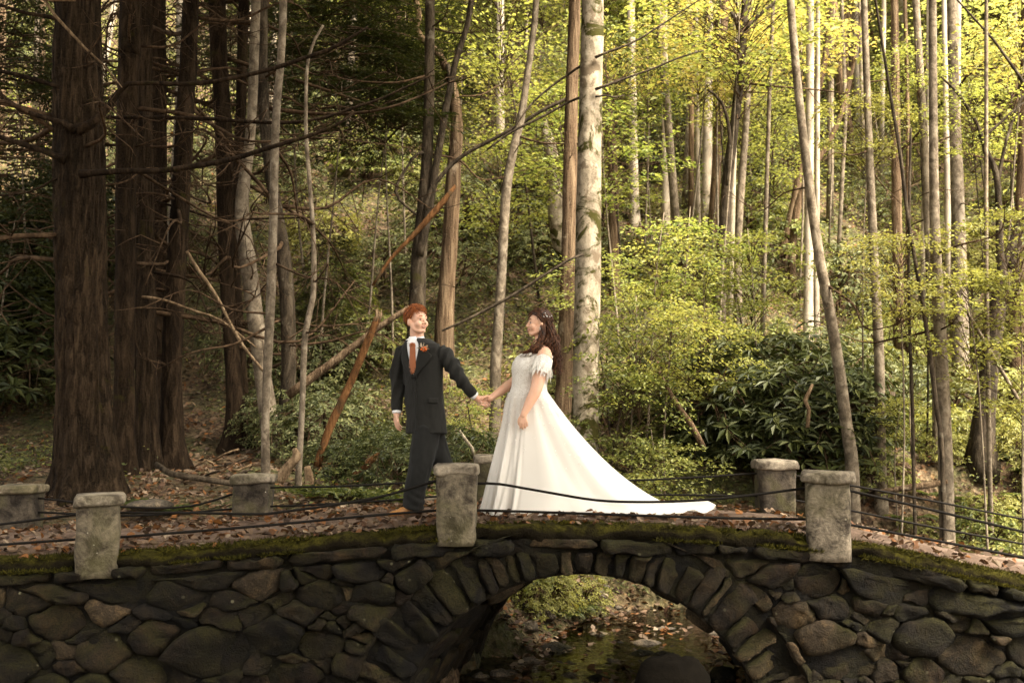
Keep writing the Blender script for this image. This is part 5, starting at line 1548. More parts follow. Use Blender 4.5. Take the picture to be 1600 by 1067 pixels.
# shirt collar and cuffs
for s, a0, a1 in ((1, .05, 1.5), (-1, .05, 1.5)):
    n = 10; rows = []
    nk = G(652.5, 529.5, .02)
    for t in np.linspace(a0, a1, n):
        d = gf * math.cos(t) + gl * math.sin(t) * s
        top = nk + d * .069 + np.array([0, 0, .020 - .012 * math.cos(t)]); bt = nk + d * (.094 + .022 * math.cos(t)) + np.array([0, 0, -.012 - .026 * max(0, math.cos(t * 1.5))])
        rows += [top, (top + bt) / 2 + d * .004, bt]
    V = np.array(rows); V = np.concatenate([V, V - 0.0])
    V[3 * n:] -= np.repeat(np.array([[0, 0, .003]]), 3 * n, 0)
    Fc = []
    for i in range(n - 1):
        for j in range(2):
            a = i * 3 + j; Fc.append((a, a + 3, a + 4, a + 1))
    link('shirt_collar', py_mesh('shirt_collar', V - gb, Fc, True, [SHIRT]), groom)
for p, d, r in ((RSL[0][-1], G(619.8, 646, .046) - G(620, 640, .05), .040), (LSL[0][-1], G(747, 623.5, -.045) - G(739, 616.5, -.065), .039)):
    d = unit(d); q = np.array([p - d * .03, p + d * .004, p + d * .020, p + d * .0205])
    V, Fc = tube(q - gb, [r * .95, r, r, r * .9], 16, False); link('shirt_cuff', py_mesh('shirt_cuff', V, Fc, True, [SHIRT]), groom)
# trousers
g = Geo()
for p, r in (([G(669, 662, 0), G(667, 674, 0)], [.15, .15]),
             ([G(667, 668, -.04), G(662, 700, -.055), G(656, 732, -.07), G(648, 765, -.05), G(646, 794, -.03)], [.122, .116, .103, .096, .094]),
             ([G(671, 668, .05), G(680, 694, .06), G(690, 722, .06), G(701, 750, .11), G(711, 775, .16)], [.120, .105, .09, .084, .082])):
    q = resample(np.c_[np.array(p), r], .04); V, Fc = tube(q[:, :3], q[:, 3], 18, True); g.add(V, Fc)
me = remesh(g, .008, 5, 'trousers', [TROUSER]); V = get_v(me)
nr = np.empty(len(V) * 3, np.float32); me.vertices.foreach_get('normal', nr); nr = nr.reshape(-1, 3)
low = sm((gb[2] + .35 - V[:, 2]) / .3)
f_ = vn(V * [1.5, 1.5, .35], 15, 95) * .008 + np.sin(V[:, 2] * 90 + 3 * vn(V, 10, 96) + V[:, 0] * 30) * .0045 * low + vn(V * [1, 1, .8], 30, 97) * .003
set_v(me, V + nr * f_[:, None] - gb); link('trousers', me, groom)
# shoes
def shoe(heel, toe, lift=0.0, pitch=0.0):
    d = toe - heel; L = np.linalg.norm(d); f = d / L
    H = Frame(heel, f, (0, 0, 1) if not pitch else unit(np.array([f[0] * -pitch, 0, 1])))
    g = Geo()
    for c, r in (((0, .05, .045), (.038, .055, .045)), ((0, .12, .042), (.044, .09, .040)), ((0, .20, .030), (.048, .075, .028)), ((0, .245, .024), (.036, .045, .021)), ((0, .06, .075), (.034, .045, .035))):
        V, Fc = ell(c, r); g.add(H(V), Fc)
    me = remesh(g, .006, 4, 'shoe', [SHOE]); set_v(me, get_v(me) - gb); so = link('shoe', me, groom)
    g = Geo(); t = np.linspace(0, 2 * math.pi, 28, endpoint=False)
    o = np.c_[.046 * np.sin(t) * (1 + .12 * np.cos(t + 3.6)), .14 + .155 * -np.cos(t)]
    V = np.concatenate([np.c_[o, np.full(28, -.004)], np.c_[o, np.full(28, .012)]]); Fc = [(j, (j + 1) % 28, 28 + (j + 1) % 28, 28 + j) for j in range(28)] + [tuple(range(27, -1, -1)), tuple(range(28, 56))]
    link('sole', py_mesh('sole', H(V) - gb, Fc, False, [SOLE]), so)
zt = lambda p, dz=0.0: np.array([p[0], p[1], float(deck_z(p[0], p[1])) + .012 + dz])
shoe(zt(G(657, 803, -.02)), zt(G(605, 803, -.10)))
h_ = zt(G(719, 792, .18)); shoe(h_ + [0, 0, .09], zt(G(690, 800, .10)))
# boutonniere
bt = on_jacket(np.array([R1(28)]), np.array([546.0]), .022)[0]
g = Geo(); r = np.random.default_rng(3)
for c in ((0, 0), (.022, .004), (.010, -.018), (-.012, -.008), (.03, -.012)):
    V, Fc = ell(bt + gl * c[0] + np.array([0, 0, c[1]]) + gf * .006, (.0115,) * 3, nu=12, nv=8); g.add(V - gb, Fc)
M_BERRY = hair_mat('orange_blooms', (.45, .06, .015), (.75, .20, .03))
bo = link('boutonniere', g.mesh('boutonniere', [M_BERRY]), groom)
C = np.repeat(bt[None], 22, 0) + r.normal(0, .008, (22, 3)); dv = gl * r.uniform(-.5, 1.2, 22)[:, None] + np.array([0, 0, 1.0]) * r.uniform(-.5, .9, 22)[:, None] + gf * .3
V, Q = leaves(C, np.repeat(gf[None], 22, 0) + r.normal(0, .3, (22, 3)), dv, r.uniform(.03, .065, 22), .012)
link('sprig', quad_mesh('sprig', V - gb, Q, False, [leaf_mat('dried_sprigs', [(.5, .42, .33), (.62, .52, .42), (.10, .11, .06), (.6, .32, .2)], .2)]), bo)

# ---- the bride
BD = 9.8
def B_(px, py, dy=0.0): return P(px, py, BD + dy)
bb = B_(815, 806); bb[2] = float(deck_z(bb[0], BD)) - .002
bride = thing('person', 'smiling bride with long dark wavy hair in an ivory gown with trailing train', 'person', bb)
bf = unit(np.array([-1, -.12, 0])); bl = np.array([bf[1] * -1, bf[0], 0]); bl = unit(np.cross([0, 0, 1.0], bf))   # her left, towards the viewer
HF = Frame(B_(842.0, 505.5, 0), (-1, -.16, .05), (.04, 0, 1))
g = Geo()
add_head(g, HF, True, .96)
LS, LE, LW = B_(851, 556, -.165), B_(837, 610, -.245), B_(819.5, 645, -.27)
RS, RE, RW = B_(838, 560, .16), B_(806, 594, .20), B_(768, 621, .06)
for p, r in (([B_(844, 520, 0), B_(845, 532, 0), B_(848, 548, 0)], [.048, .050, .062]),
             ([B_(846, 553, 0), B_(834, 575, 0), B_(830, 606, 0), B_(828, 640, 0)], [.115, .135, .13, .15]),
             ([B_(826, 566, -.07), B_(822, 574, -.075)], [.085, .08]), ([B_(826, 566, .07), B_(822, 574, .075)], [.085, .08]),
             ([B_(851, 553, -.14), B_(848, 548, 0), B_(845, 553, .14)], [.060, .065, .060]),
             ([LS, LS * .4 + LE * .6, LE, LE * .5 + LW * .5, LW], [.066, .058, .050, .043, .029]),
             ([LW, LW + unit(LW - LE) * .02], [.029, .027]),
             ([RS, RE, (RE + RW) / 2, RW], [.062, .050, .041, .028]), ([RW, RW + unit(RW - RE) * .02], [.028, .026]),
             ([B_(828, 640, -.08), B_(824, 720, -.08), B_(822, 795, -.08)], [.09, .06, .04]), ([B_(828, 640, .08), B_(822, 720, .08), B_(818, 795, .08)], [.09, .06, .04])):
    V, Fc = capsule(p, r, 16); g.add(V, Fc)
add_hand(g, LW + unit(LW - LE) * .01, (-.02, -.05, -1), (.1, 1, .05), -1, (.35, .55, .45), .92, thumb=.5)
add_hand(g, RW, (-.88, -.10, -.42), (-.15, -.65, -.6), 1, (.5, .8, .6), .92, .05, thumb=.6)
me = remesh(g, .0046, 2, 'body', [SKIN_F]); set_v(me, get_v(me) - bb); link('body', me, bride)
add_face(bride, HF, bb, HAIR_F, True, .96)

# gown: bodice and skirt in one sheet, meridians from the neckline to the hem
NPH = 168
phi = np.linspace(0, 2 * math.pi, NPH, endpoint=False)        # 0 = front (image left), pi/2 = towards the viewer, pi = back
cph, sph = np.cos(phi), np.sin(phi)
bod = [(553, 813, 863.0, .135), (558, 806, 863.5, .150), (566, 801, 863.0, .160), (576, 799, 861.5, .163), (590, 800, 857.5, .152), (602, 799.5, 854.0, .146), (612, 796.5, 855.5, .152)]
rows = []
for k, y in enumerate(np.r_[np.linspace(553, 566, 6), np.linspace(569, 612, 15)]):
    x0, x1, a = lerp_rows(bod, [y])[0]
    yy = y + (np.maximum(0, 6 * (1 - np.abs(cph + .2) * 1.3)) * .0 + np.where(cph < 0, -cph * 4, 0)) * max(0, 1 - k / 6)
    w0 = B_(x0, y)[0]; w1 = B_(x1, y)[0]
    X = (w0 + w1) / 2 - (w1 - w0) / 2 * np.sign(cph) * np.abs(cph) ** .92
    Y = BD - a * np.sign(sph) * np.abs(sph) ** .95
    bust = np.exp(-((y - 571) / 9) ** 2) * .018 * np.maximum(0, cph) * np.abs(sph) ** .5
    Z = np.array([B_(820, v_)[2] for v_ in yy])
    rows.append(np.stack([X - bust * .0, Y - np.sign(sph) * bust, Z], 1))
W0 = rows[-1]
front, back = np.maximum(0, cph), np.maximum(0, -cph)
# hem on the deck
hx_f, hx_b = B_(752, 800)[0], B_(1116, 800, .05)[0]
xc = B_(812, 800)[0]
HX = np.where(cph >= 0, xc + (hx_f - xc) * cph, xc + (hx_b - xc) * np.abs(cph) ** .85)
HY = BD + .02 - np.where(sph > 0, .36, .42) * np.sign(sph) * np.abs(sph) ** .6 * (1 - .25 * back ** 2)
HY += .05 * back * np.sin(phi * 5)
HZ = deck_z(HX, HY) + .016
pexp = 1.0 + .98 * back ** .8 + .16 * np.abs(sph)
nr_ = 64
folds = [(9, .5, .3), (14, .35, 1.9), (23, .25, .7), (41, .13, 2.2)]
for i in range(1, nr_ + 1):
    s = (i / nr_) ** np.where(cph < 0, 1.0, 1.0)
    drop = 1 - (1 - s) ** pexp
    X = W0[:, 0] + (HX - W0[:, 0]) * s; Y = W0[:, 1] + (HY - W0[:, 1]) * (s ** .85); Z = W0[:, 2] + (HZ - W0[:, 2]) * drop
    belly = np.exp(-((s - .10) / .12) ** 2) * .018
    amp = .055 * s ** .75 * (1 - .25 * back)
    f = sum(a * np.sin(k * phi + o + 1.2 * math.sin(3 * i / nr_ + k)) for k, a, o in folds) + .35 * vn2(phi * 3, phi * 0 + s * 1.3, 1.6, 101)
    nx_ = (HX - W0[:, 0]); ny_ = (HY - W0[:, 1]); ln = np.sqrt(nx_ ** 2 + ny_ ** 2) + 1e-6
    dxy = f * amp + belly * front
    X = X + nx_ / ln * dxy * np.where(cph < -.6, .35, 1); Y = Y + ny_ / ln * dxy
    Z = Z + np.where(drop > .9, np.abs(f) * .018 * back, 0) + np.where(drop < .93, f * amp * .35 * back, 0)
    tip = np.exp(-((phi - math.pi) / .75) ** 2) * np.exp(-((s - .93) / .12) ** 2) * (.085 + .03 * np.sin(phi * 13) + .012 * np.sin(phi * 29 + 1))                # the end of the train stands up a little
    Z = np.maximum(Z + tip, deck_z(X, Y) + .010)
    rows.append(np.stack([X, Y, Z], 1))
V = np.concatenate(rows)
nb = 21
Fc, mi = [], []
for i in range(len(rows) - 1):
    for j in range(NPH):
        k = (j + 1) % NPH
        Fc.append((i * NPH + j, i * NPH + k, (i + 1) * NPH + k, (i + 1) * NPH + j)); mi.append(1 if i < nb + 2 else 0)
me = quad_mesh('gown', V - bb, np.array(Fc), True, [DRESS, LACE], mi)
go = link('gown', me, bride)
# sheer outer layer edge and lace motifs on the skirt
def skirt_pt(j, i, off=.003):
    v0 = rows[i][j % NPH]; a = rows[i][(j + 1) % NPH] - v0; b2 = rows[min(i + 1, len(rows) - 1)][j % NPH] - v0
    n_ = unit(np.cross(a, b2)); c = v0 - np.array([B_(830, 700)[0], BD, v0[2]])
    return v0 + n_ * off * (1 if np.dot(n_, c) > 0 else -1), n_ * (1 if np.dot(n_, c) > 0 else -1)
C, Nn, Tt, Ls = [], [], [], []
r = np.random.default_rng(8)
for _ in range(190):
    i = nb + int(30 * r.random() ** 1.7); j = int(r.uniform(0, NPH * .5))
    p, n_ = skirt_pt(j, i)
    for q in range(4):
        C.append(p); Nn.append(n_ + r.normal(0, .1, 3)); Tt.append(r.normal(0, 1, 3)); Ls.append(r.uniform(.008, .018))
V, Q = leaves(np.array(C), np.array(Nn), np.array(Tt), np.array(Ls), np.array(Ls) * .5, .1, .0)
tag(link('lace_motif', quad_mesh('lace_motif', V - bb, Q, False, [LACE]), go), kind='stuff')
# off the shoulder lace sleeves with fringe
def sleeve(S0, E0, t0, t1, r0, seed, shoulder):
    ax = unit(E0 - S0); A = unit(np.cross(ax, [0, 1, 0.0])); Bv = np.cross(ax, A); L = np.linalg.norm(E0 - S0)
    n, m = 40, 9; V = []
    for i in range(m):
        for j in range(n):
            a = 2 * math.pi * j / n
            d = A * math.cos(a) + Bv * math.sin(a)
            tt_ = t0 + (t1 - t0) * i / (m - 1) + .05 * math.sin(a * 2 + 1) * (1 - i / m) - .05 * math.cos(a) * (1 - i / m)
            if i == m - 1: tt_ += .05 * ((j * 7) % 5) / 5
            rad = r0 + .012 + .008 * i / m + .003 * math.sin(a * 9 + seed)
            V.append(S0 + ax * L * tt_ + d * rad)
    Fc = [(i * n + j, i * n + (j + 1) % n, (i + 1) * n + (j + 1) % n, (i + 1) * n + j) for i in range(m - 1) for j in range(n)]
    so = link('lace_sleeve', py_mesh('lace_sleeve', np.array(V) - bb, Fc, True, [LACE]), bride)
    r = np.random.default_rng(seed); k = 170
    a = r.uniform(0, 6.28, k); d = A * np.cos(a)[:, None] + Bv * np.sin(a)[:, None]
    C = S0 + ax * (L * (t1 - r.uniform(.0, .22, k)))[:, None] + d * (r0 + .022)
    V, Q = leaves(C, d + r.normal(0, .2, (k, 3)), np.repeat(ax[None], k, 0) * 1.0 + r.normal(0, .16, (k, 3)) + [0, 0, -.3], r.uniform(.045, .095, k), .009, .1, -.1)
    link('fringe', quad_mesh('fringe', V - bb, Q, False, [LACE]), so)
sleeve(LS, LE, .08, .50, .066, 4, 1)
sleeve(RS, RE, .10, .45, .062, 6, -1)
# strap across the front and back joining sleeve and bodice
for p in ([B_(829, 553, -.155), B_(822, 555, -.15), B_(814, 556, -.11)], [B_(861, 559, -.15), B_(863, 556, -.10), B_(863, 555, 0)]):
    V, Fc = capsule(np.array(p) - bb, [.014, .014, .012], 8); link('strap', py_mesh('strap', V, Fc, True, [LACE]), go)
# long wavy hair
def hl_f(a):
    c = math.cos(a)
    return math.radians(np.interp(c, [-1, -.4, 0, .25, .5, .8, 1], [140, 132, 116, 92, 76, 66, 62]))
hair = hair_cap(HF, .96, hl_f, 'hair', HAIR_F, .016, bride, bb, 9, .004, 60, (.06, .008))
g = Geo(); r = np.random.default_rng(21)
def lock(p, r0, amp, ph):
    q = resample(np.array(p), .011); n = len(q); t = np.linspace(0, 1, n)
    q[:, 0] += amp * np.sin(t * 17 + ph) * t ** .7; q[:, 1] += amp * .8 * np.cos(t * 16 + ph) * t ** .7; 
    V, Fc = tube(q - bb, r0 * (np.minimum(1, .5 + t * 3)) * (1 - .75 * t ** 2.2), 7, True, squash=.55); g.add(V, Fc)
for k in range(260):
    a = r.uniform(.3, 1.0); sd = r.uniform(-1, 1)
    st = HF(np.array([sd * .07, -.03 - .07 * a * math.sqrt(1 - sd * sd * .7), r.uniform(-.06, .06)]))
    mid = B_(r.uniform(853, 873), r.uniform(528, 542), -.10 * -sd * -1 * .9 * (1 if sd else 1) if False else sd * -.0 + r.uniform(-.13, .10))
    en = B_(r.uniform(856, 879), r.uniform(556, 588), mid[1] - BD + r.uniform(-.03, .03))
    lock([st, (st + mid) / 2 + [.012, 0, 0], mid, en], r.uniform(.005, .009), r.uniform(.010, .026), r.uniform(0, 6.28))
for k in range(110):                                           # the locks falling forward over the near shoulder
    st = HF(np.array([-.074 + r.uniform(0, .01), r.uniform(-.05, .0), r.uniform(-.06, .02)]))
    m1 = B_(r.uniform(841, 850), r.uniform(527, 535), r.uniform(-.115, -.07)); m2 = B_(r.uniform(828, 846), r.uniform(541, 547), r.uniform(-.17, -.11))
    en = B_(r.uniform(811, 830), r.uniform(549, 558), r.uniform(-.17, -.10)) if k % 3 else B_(r.uniform(846, 860), r.uniform(556, 566), r.uniform(-.10, -.06))
    lock([st, m1, m2, en], r.uniform(.004, .007), r.uniform(.007, .016), r.uniform(0, 6.28))
link('hair_locks', g.mesh('hair_locks', [HAIR_F]), hair)
g = Geo()
for k in range(10):
    c = HF(np.array([-.070 + r.normal(0, .005) * 1, -.045 + r.normal(0, .016), .062 + r.normal(0, .009)])) + np.array([0, -.02, 0])
    V, Fc = ell(c - bb, (.0038,) * 3, nu=8, nv=6); g.add(V, Fc)
link('hair_pin', g.mesh('hair_pin', [flat_mat('pearl', (.75, .72, .66), .25, .5, .03, 40, 0)]), hair)
g = Geo()
for dz in (-.045, -.058):
    V, Fc = ell(HF(np.array([-.080, .002, dz])) - bb, (.0045, .0045, .0065), nu=8, nv=6); g.add(V, Fc)
link('earring', g.mesh('earring', [flat_mat('silver', (.7, .66, .6), .2, .5, .02, 40, 0, metal=1)]), bride)

# ------------------------------------------------------------------ things lying and growing by the bridge
def poly_log(name, label, cat, pts, D, mat, n=12, rough=.10, group=None, step=.15):
    rows = np.array([[*P(q[0], q[1], D + (q[3] if len(q) > 3 else 0)), q[2] * (D + (q[3] if len(q) > 3 else 0)) / F / 2] for q in pts])
    base = rows[0, :3].copy()
    s = resample(rows, step)
    V, Fc = tube(s[:, :3] - base, s[:, 3], n, True, rough, len(label), bscale=7)
    return tag(link(name, py_mesh(name, V, Fc, True, [mat]), None, base), label, cat, group)
lg = thing('leaning_log', 'broken orange brown log leaning up left of the groom with splintered tip', 'log', P(498, 722, 13.6))
rows = np.array([[*P(q[0], q[1], 13.6), q[2] * 13.6 / F / 2] for q in [(495, 728, 12), (514, 672, 13), (535, 625, 12.5), (553, 585, 12), (572, 540, 12), (590, 497, 11)]])
s = resample(rows, .08); V, Fc = tube(s[:, :3] - rows[0, :3], s[:, 3], 14, True, .14, 3, bscale=9)
lg.location = tuple(rows[0, :3]); link('trunk', py_mesh('trunk', V, Fc, True, [B_ROT]), lg)
g = Geo()
for k in range(9):
    a = k * .7; p0 = rows[-1, :3] + np.array([math.cos(a), math.sin(a), 0]) * .035
    V, Fc = tube(np.array([p0 - [.02, 0, .04], p0 + [.01, 0, .02], p0 + [.03 * rng.random(), 0, .05 + .08 * rng.random()]]) - rows[0, :3], [.014, .011, .002], 5); g.add(V, Fc)
link('splinters', g.mesh('splinters', [B_PLANK]), lg)
poly_log('fallen_log', 'long grey fallen trunk slanting uphill behind the orange leaning log', 'log', [(450, 618, 14), (490, 588, 14), (531, 558, 13), (580, 520, 10), (640, 480, 8)], 15.8, B_BROWN)
poly_log('fallen_log', 'pale fallen trunk resting behind the hemlock stand', 'log', [(262, 690, 13), (310, 672, 12), (360, 655, 11), (400, 643, 10), (440, 630, 9)], 18.6, B_PALE)
poly_log('fallen_log', 'dark mossy fallen pole between the hemlock feet and capped post', 'log', [(245, 725, 8, .5), (268, 740, 10, .1), (310, 747, 10), (372, 757, 9)], 13.0, B_DARK)
poly_log('broken_branch', 'snapped orange branch slanting across the dark forked trunk', 'branch', [(582, 447, 5), (610, 405, 6), (636, 378, 7), (660, 352, 9), (690, 318, 10), (712, 290, 5)], 17.3, B_ROT)
poly_log('leaning_pole', 'thin pale pole slanting down to the right edge of the wood', 'log', [(1474, 425, 5), (1510, 486, 5.5), (1550, 553, 6), (1600, 640, 6.5), (1650, 725, 7)], 14.9, B_BIRCH, 8, .05)
poly_log('fallen_log', 'brown log lying on the lip of the undercut right bank', 'log', [(1375, 768, 7), (1410, 763, 9), (1455, 757, 10), (1480, 752, 6)], 14.2, B_BROWN)
poly_log('fallen_branch', 'bleached crooked stick standing in the brush behind the groom legs', 'branch', [(742, 716, 6), (738, 700, 5), (727, 686, 5), (718, 672, 3)], 12.6, B_BEECH, 7)
poly_log('fallen_branch', 'pale stick on the bank inside the arch at the water edge', 'branch', [(747, 1052, 9), (752, 1032, 9), (757, 1012, 8), (761, 1000, 5)], 11.8, B_BEECH, 8)
poly_log('fallen_log', 'mossy pale log on the path verge behind the groom feet', 'log', [(655, 783, 10), (690, 778, 13), (720, 772, 13)], 11.75, B_BEECH)
for pts, lab in (([(436, 752, 13), (448, 735, 17), (462, 715, 15), (460, 700, 8)], 'rotten yellowish stump wood at the foot of the thin crooked sapling'),
                 ([(478, 775, 10), (484, 750, 13), (480, 728, 9)], 'pale broken stump piece right of the rotten yellowish one'),
                 ([(552, 742, 8), (575, 726, 11), (592, 708, 9)], 'split orange log half hidden in shrubs left of the groom legs')):
    poly_log('rotten_log', lab, 'log', pts, 13.1, B_PLANK if 'orange' not in lab else B_ROT, 22, .55, step=.03)
poly_log('fallen_branch', 'curved dead limb in the dark thicket above the right bank', 'branch', [(1262, 668, 7), (1264, 640, 6), (1258, 625, 7), (1270, 600, 4)], 14.8, B_PLANK, 8)
poly_log('fallen_branch', 'leaning brown limb among saplings left of the dark thicket', 'branch', [(1100, 700, 9), (1078, 660, 9), (1050, 620, 8), (1030, 580, 5)], 15.4, B_BROWN, 8)
poly_log('dead_stub', 'short dark dead stub between the mottled trunks on the right', 'branch', [(1387, 668, 9), (1391, 640, 8), (1396, 612, 7)], 17, B_DARK, 8)
# stick heap by the far left capped post
for k in range(14):
    x, y = rng.uniform(265, 395), rng.uniform(722, 760)
    dx, dy = rng.uniform(20, 60), rng.uniform(-22, 14)
    D = float(hit(x, y)); D2 = D + rng.uniform(-.2, .3)
    a = P(x, y, D); c = P(x + dx, y + dy, D2); a[2] = float(ground_z(a[0], a[1])) + .03; c[2] = float(ground_z(c[0], c[1])) + rng.uniform(.03, .2)
    V, Fc = tube(resample(np.array([a, (a + c) / 2 + rng.normal(0, .03, 3), c]), .1) - a, [.017, .015, .015, .012, .01, .008, .006][0] * rng.uniform(.5, 1.2), 6, True, .12, k)
    tag(link('stick', py_mesh('stick', V, Fc, True, [(B_TWIG, B_PLANK, B_DARK)[k % 3]]), None, a), 'dead stick in the brushwood between hemlock feet and capped post', 'stick', 'dead sticks left of the capped post')

# ferns and small plants
def plant(px, py, D, key, sc, name, label, group, cat):
    D = D or float(hit(px, py)); x = (px - 800) * D / F
    r_ = thing(name, label, cat, (x, D, float(ground_z(x, D))), group)
    ms = LEAFY[key]; link('fronds' if key == 'fern' else 'crown', ms[rng.integers(len(ms))], r_, (0, 0, .01), (0, 0, rng.uniform(0, 6.28)), sc)
for px, D, sc in ((232, 12.1, .8), (262, 12.0, .9), (285, 12.2, .7), (215, 12.3, .8)):
    plant(px, 0, D, 'fern', sc, 'fern', 'dark fern beside the path right of the thickest hemlock', 'ferns by the hemlock foot', 'fern')
for px in np.linspace(470, 640, 11):
    plant(px + rng.uniform(-8, 8), 0, rng.uniform(11.9, 12.8), 'fern', rng.uniform(.7, 1.2), 'fern', 'green fern along the far edge of the path behind the groom', 'ferns behind the groom', 'fern')
for k in range(9):
    plant(rng.uniform(690, 770), 0, rng.uniform(11.9, 12.6), 'fern', rng.uniform(.6, 1.0), 'fern', 'green fern behind the middle posts', 'ferns behind the middle posts', 'fern')
for k in range(44):
    px, D = rng.uniform(735, 1010), rng.uniform(11.7, 13.8); x = (px - 800) * D / F
    d = float(stream_d(np.array([x]), np.array([D]))[0])
    if d < .95 or d > 2.6: continue
    plant(px, 0, D, 'fern' if k % 2 else 'greenshrub', rng.uniform(.6, 1.0) if k % 2 else rng.uniform(.4, .7), 'fern' if k % 2 else 'small_plant', 'fern on the stream bank seen through the arch' if k % 2 else 'leafy plant on the stream bank seen through the arch', 'plants on the bank through the arch', 'fern' if k % 2 else 'plant')
for k in range(16):
    px, D = rng.uniform(1200, 1640), rng.uniform(14.6, 16.2)
    plant(px, 0, D, 'fern', rng.uniform(.7, 1.2), 'fern', 'fern among fallen leaves on the right bank', 'ferns on the right bank', 'fern')
for k in range(15):
    px, D = rng.uniform(1480, 1660), rng.uniform(13.9, 15.4); x = (px - 800) * D / F
    if float(stream_d(np.array([x]), np.array([D]))[0]) < .95: continue
    plant(px, 0, D, 'greenshrub', rng.uniform(.35, .6), 'small_plant', 'bright leafy plant at the right edge of the undercut bank', 'plants at the right bank edge', 'plant')
for px, py, sc in ((1555, 872, .55), (58, 900, .35), (95, 905, .3)):
    x = (px - 800) * 9.1 / F
    r_ = thing('fern', 'small fern rooted in the mossy kerb' + (' at the far right end' if px > 1000 else ' left of the first front post'), 'fern', (x, 9.1 if px < 1000 else 11.7, float(kerb_z(x)) - .02), 'kerb ferns')
    link('fronds', LEAFY['fern'][0], r_, (0, 0, 0), (0, 0, px), sc)

# boulders and stones in the stream
def boulder(px, py, D, r, label, mat, group=None, seed=0):
    c = P(px, py, D)
    V, Fc = ell((0, 0, 0), r, nu=28, nv=18)
    u_ = unit(V)
    V = V + u_ * (vn(u_ * 1.0, 1.7, seed) * .22 + vn(u_, 4.0, seed + 1) * .09 + vn(u_, 11, seed + 2) * .03)[:, None] * min(r)
    return tag(link('boulder', py_mesh('boulder', V, Fc, True, [mat]), None, c), label, 'rock', group)
M_BOULD = stone_material('stream_boulder', [(.012, .0095, .0065), (.022, .018, .012)], .9)
M_WET = flat_mat('wet_dark_rock', (.005, .0038, .0024), .9, .04, .3, 12, .6, .03)
M_ROCK = stone_material('grey_stream_rock', [(.10, .082, .06), (.16, .13, .10)], .2)
boulder(868, 1024, 12.0, (.25, .22, .12), 'flat mossy boulder in the stream below the fern bank', M_BOULD, None, 3)
boulder(1050, 1068, 8.3, (.27, .25, .20), 'big black wet boulder at the bottom edge before the arch', M_WET, None, 5)
boulder(1010, 1007, 12.3, (.17, .14, .055), 'flat grey rock standing out of the shallow stream', M_ROCK, None, 7)
boulder(835, 1062, 11.0, (.14, .12, .06), 'low dark rock at the left water edge under the arch', M_BOULD, None, 9)
boulder(1130, 1055, 10.6, (.12, .12, .08), 'dark rock under the right side of the arch', M_BOULD, None, 11)
boulder(235, 789, 11.75, (.24, .2, .06), 'pale flat slab of stone on the path edge behind first front post', M_ROCK, None, 13)
n = 0
for k in range(150):
    x, y = rng.uniform(-.6, 3.2), rng.uniform(9.5, 14.6)
    d = float(stream_d(np.array([x]), np.array([y]))[0])
    if d > 1.25: continue
    r = rng.uniform(.03, .11)
    z = float(ground_z(x, y))
    V, Fc = ell((0, 0, 0), (r * 1.3, r, r * .6), nu=12, nv=8); u_ = unit(V); V = V + u_ * (vn(u_, 2, k) * .3 * r)[:, None]
    tag(link('stream_stone', py_mesh('stream_stone', V, Fc, True, [M_ROCK if k % 3 else M_BOULD]), None, (x, y, max(z, -.06) + r * .2)), 'small rounded stone in the shallow stream bed', 'stone', 'small stones in the stream')

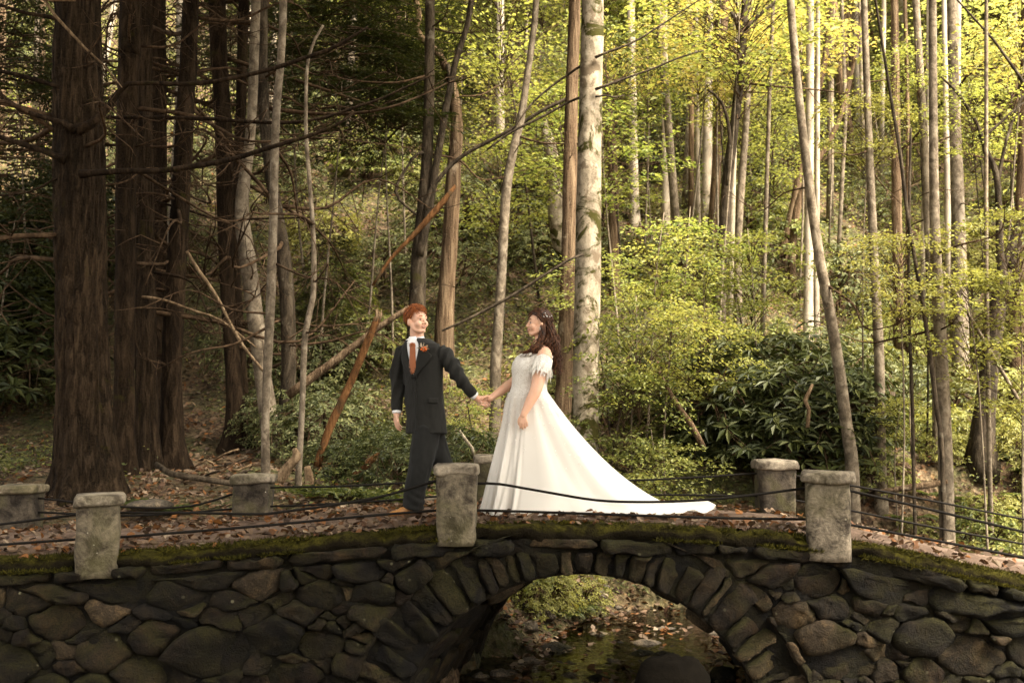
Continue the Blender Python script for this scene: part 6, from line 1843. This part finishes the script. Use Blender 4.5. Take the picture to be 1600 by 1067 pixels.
# fallen leaves on the path, the kerb and the water
def litter(name, label, X, Y, Z, L, tilt=.45, mats=None):
    n = len(X); m = 6
    a = rng.uniform(0, 6.28, n); Ls = L * rng.uniform(.6, 1.3, n)
    N = unit(np.array([0, 0, 1.0]) + rng.normal(0, tilt, (n, 3))); T = np.stack([np.cos(a), np.sin(a), np.zeros(n)], 1)
    T = unit(T - N * np.sum(T * N, 1, keepdims=True)); B = np.cross(N, T)
    c = np.stack([X, Y, Z], 1)
    # six-cornered, curled leaf: two quads
    pts = [(-.5, 0, .0), (-.12, .42, 1), (.28, .26, 1.2), (.5, 0, .5), (.28, -.26, 1.1), (-.12, -.42, .9)]
    curl = rng.normal(.10, .12, n)[:, None] * Ls[:, None]
    V = np.stack([c + T * (p[0] * Ls)[:, None] + B * (p[1] * Ls * rng.uniform(.7, 1.15, n))[:, None] + N * curl * p[2] for p in pts], 1).reshape(-1, 3)
    k = np.arange(n)[:, None] * 6
    Q = np.concatenate([k + np.array([[0, 1, 2, 3]]), k + np.array([[0, 3, 4, 5]])], 1).reshape(-1, 4)
    return tag(link(name, quad_mesh(name, V, Q, False, mats or [L_DEAD])), label, kind='stuff')
n = 9000
X = rng.uniform(-7, 7, n); Y = 9.2 + 2.25 * rng.random(n)
edge = np.minimum(np.abs(Y - 9.25), np.abs(Y - 11.4))
p = np.where(X < .2, .22, .10) + .85 * np.exp(-(edge / .28) ** 2) + .35 * (vn2(X, Y, 1.6, 111) > .25) + .3 * (np.abs(X - 1.55) < .25) * (Y < 9.7)
p *= np.where(X > 2.6, .5, 1.0)
keep = rng.random(n) < p
X, Y = X[keep], Y[keep]
litter('leaf_litter', 'brown and orange fallen leaves scattered on the path', X, Y, deck_z(X, Y) + .022 + rng.uniform(0, .018, len(X)), .075)
n = 260
X = rng.uniform(-5, 5.5, n); Y = rng.uniform(9.0, 9.2, n)
litter('leaf_litter', 'few fallen leaves caught on the mossy kerb', X, Y, kerb_z(X) + .035, .055, .6)
n = 8000
X = rng.uniform(-1.6, 3.8, n); Y = rng.uniform(8.4, 15.2, n)
d = stream_d(X, Y); z = ground_z(X, Y)
keep = (d < 2.2) & (rng.random(n) < np.where(d < .8, .10, .7) + .4 * (vn2(X, Y, 1.9, 121) > .35))
keep &= ~((X > -1) & (X < -.0) & (Y < 11.5))
X, Y, z = X[keep], Y[keep], z[keep]
litter('leaf_litter', 'fallen leaves floating on the stream and lying on its banks', X, Y, np.maximum(z, .004) + .014, .075, .3)
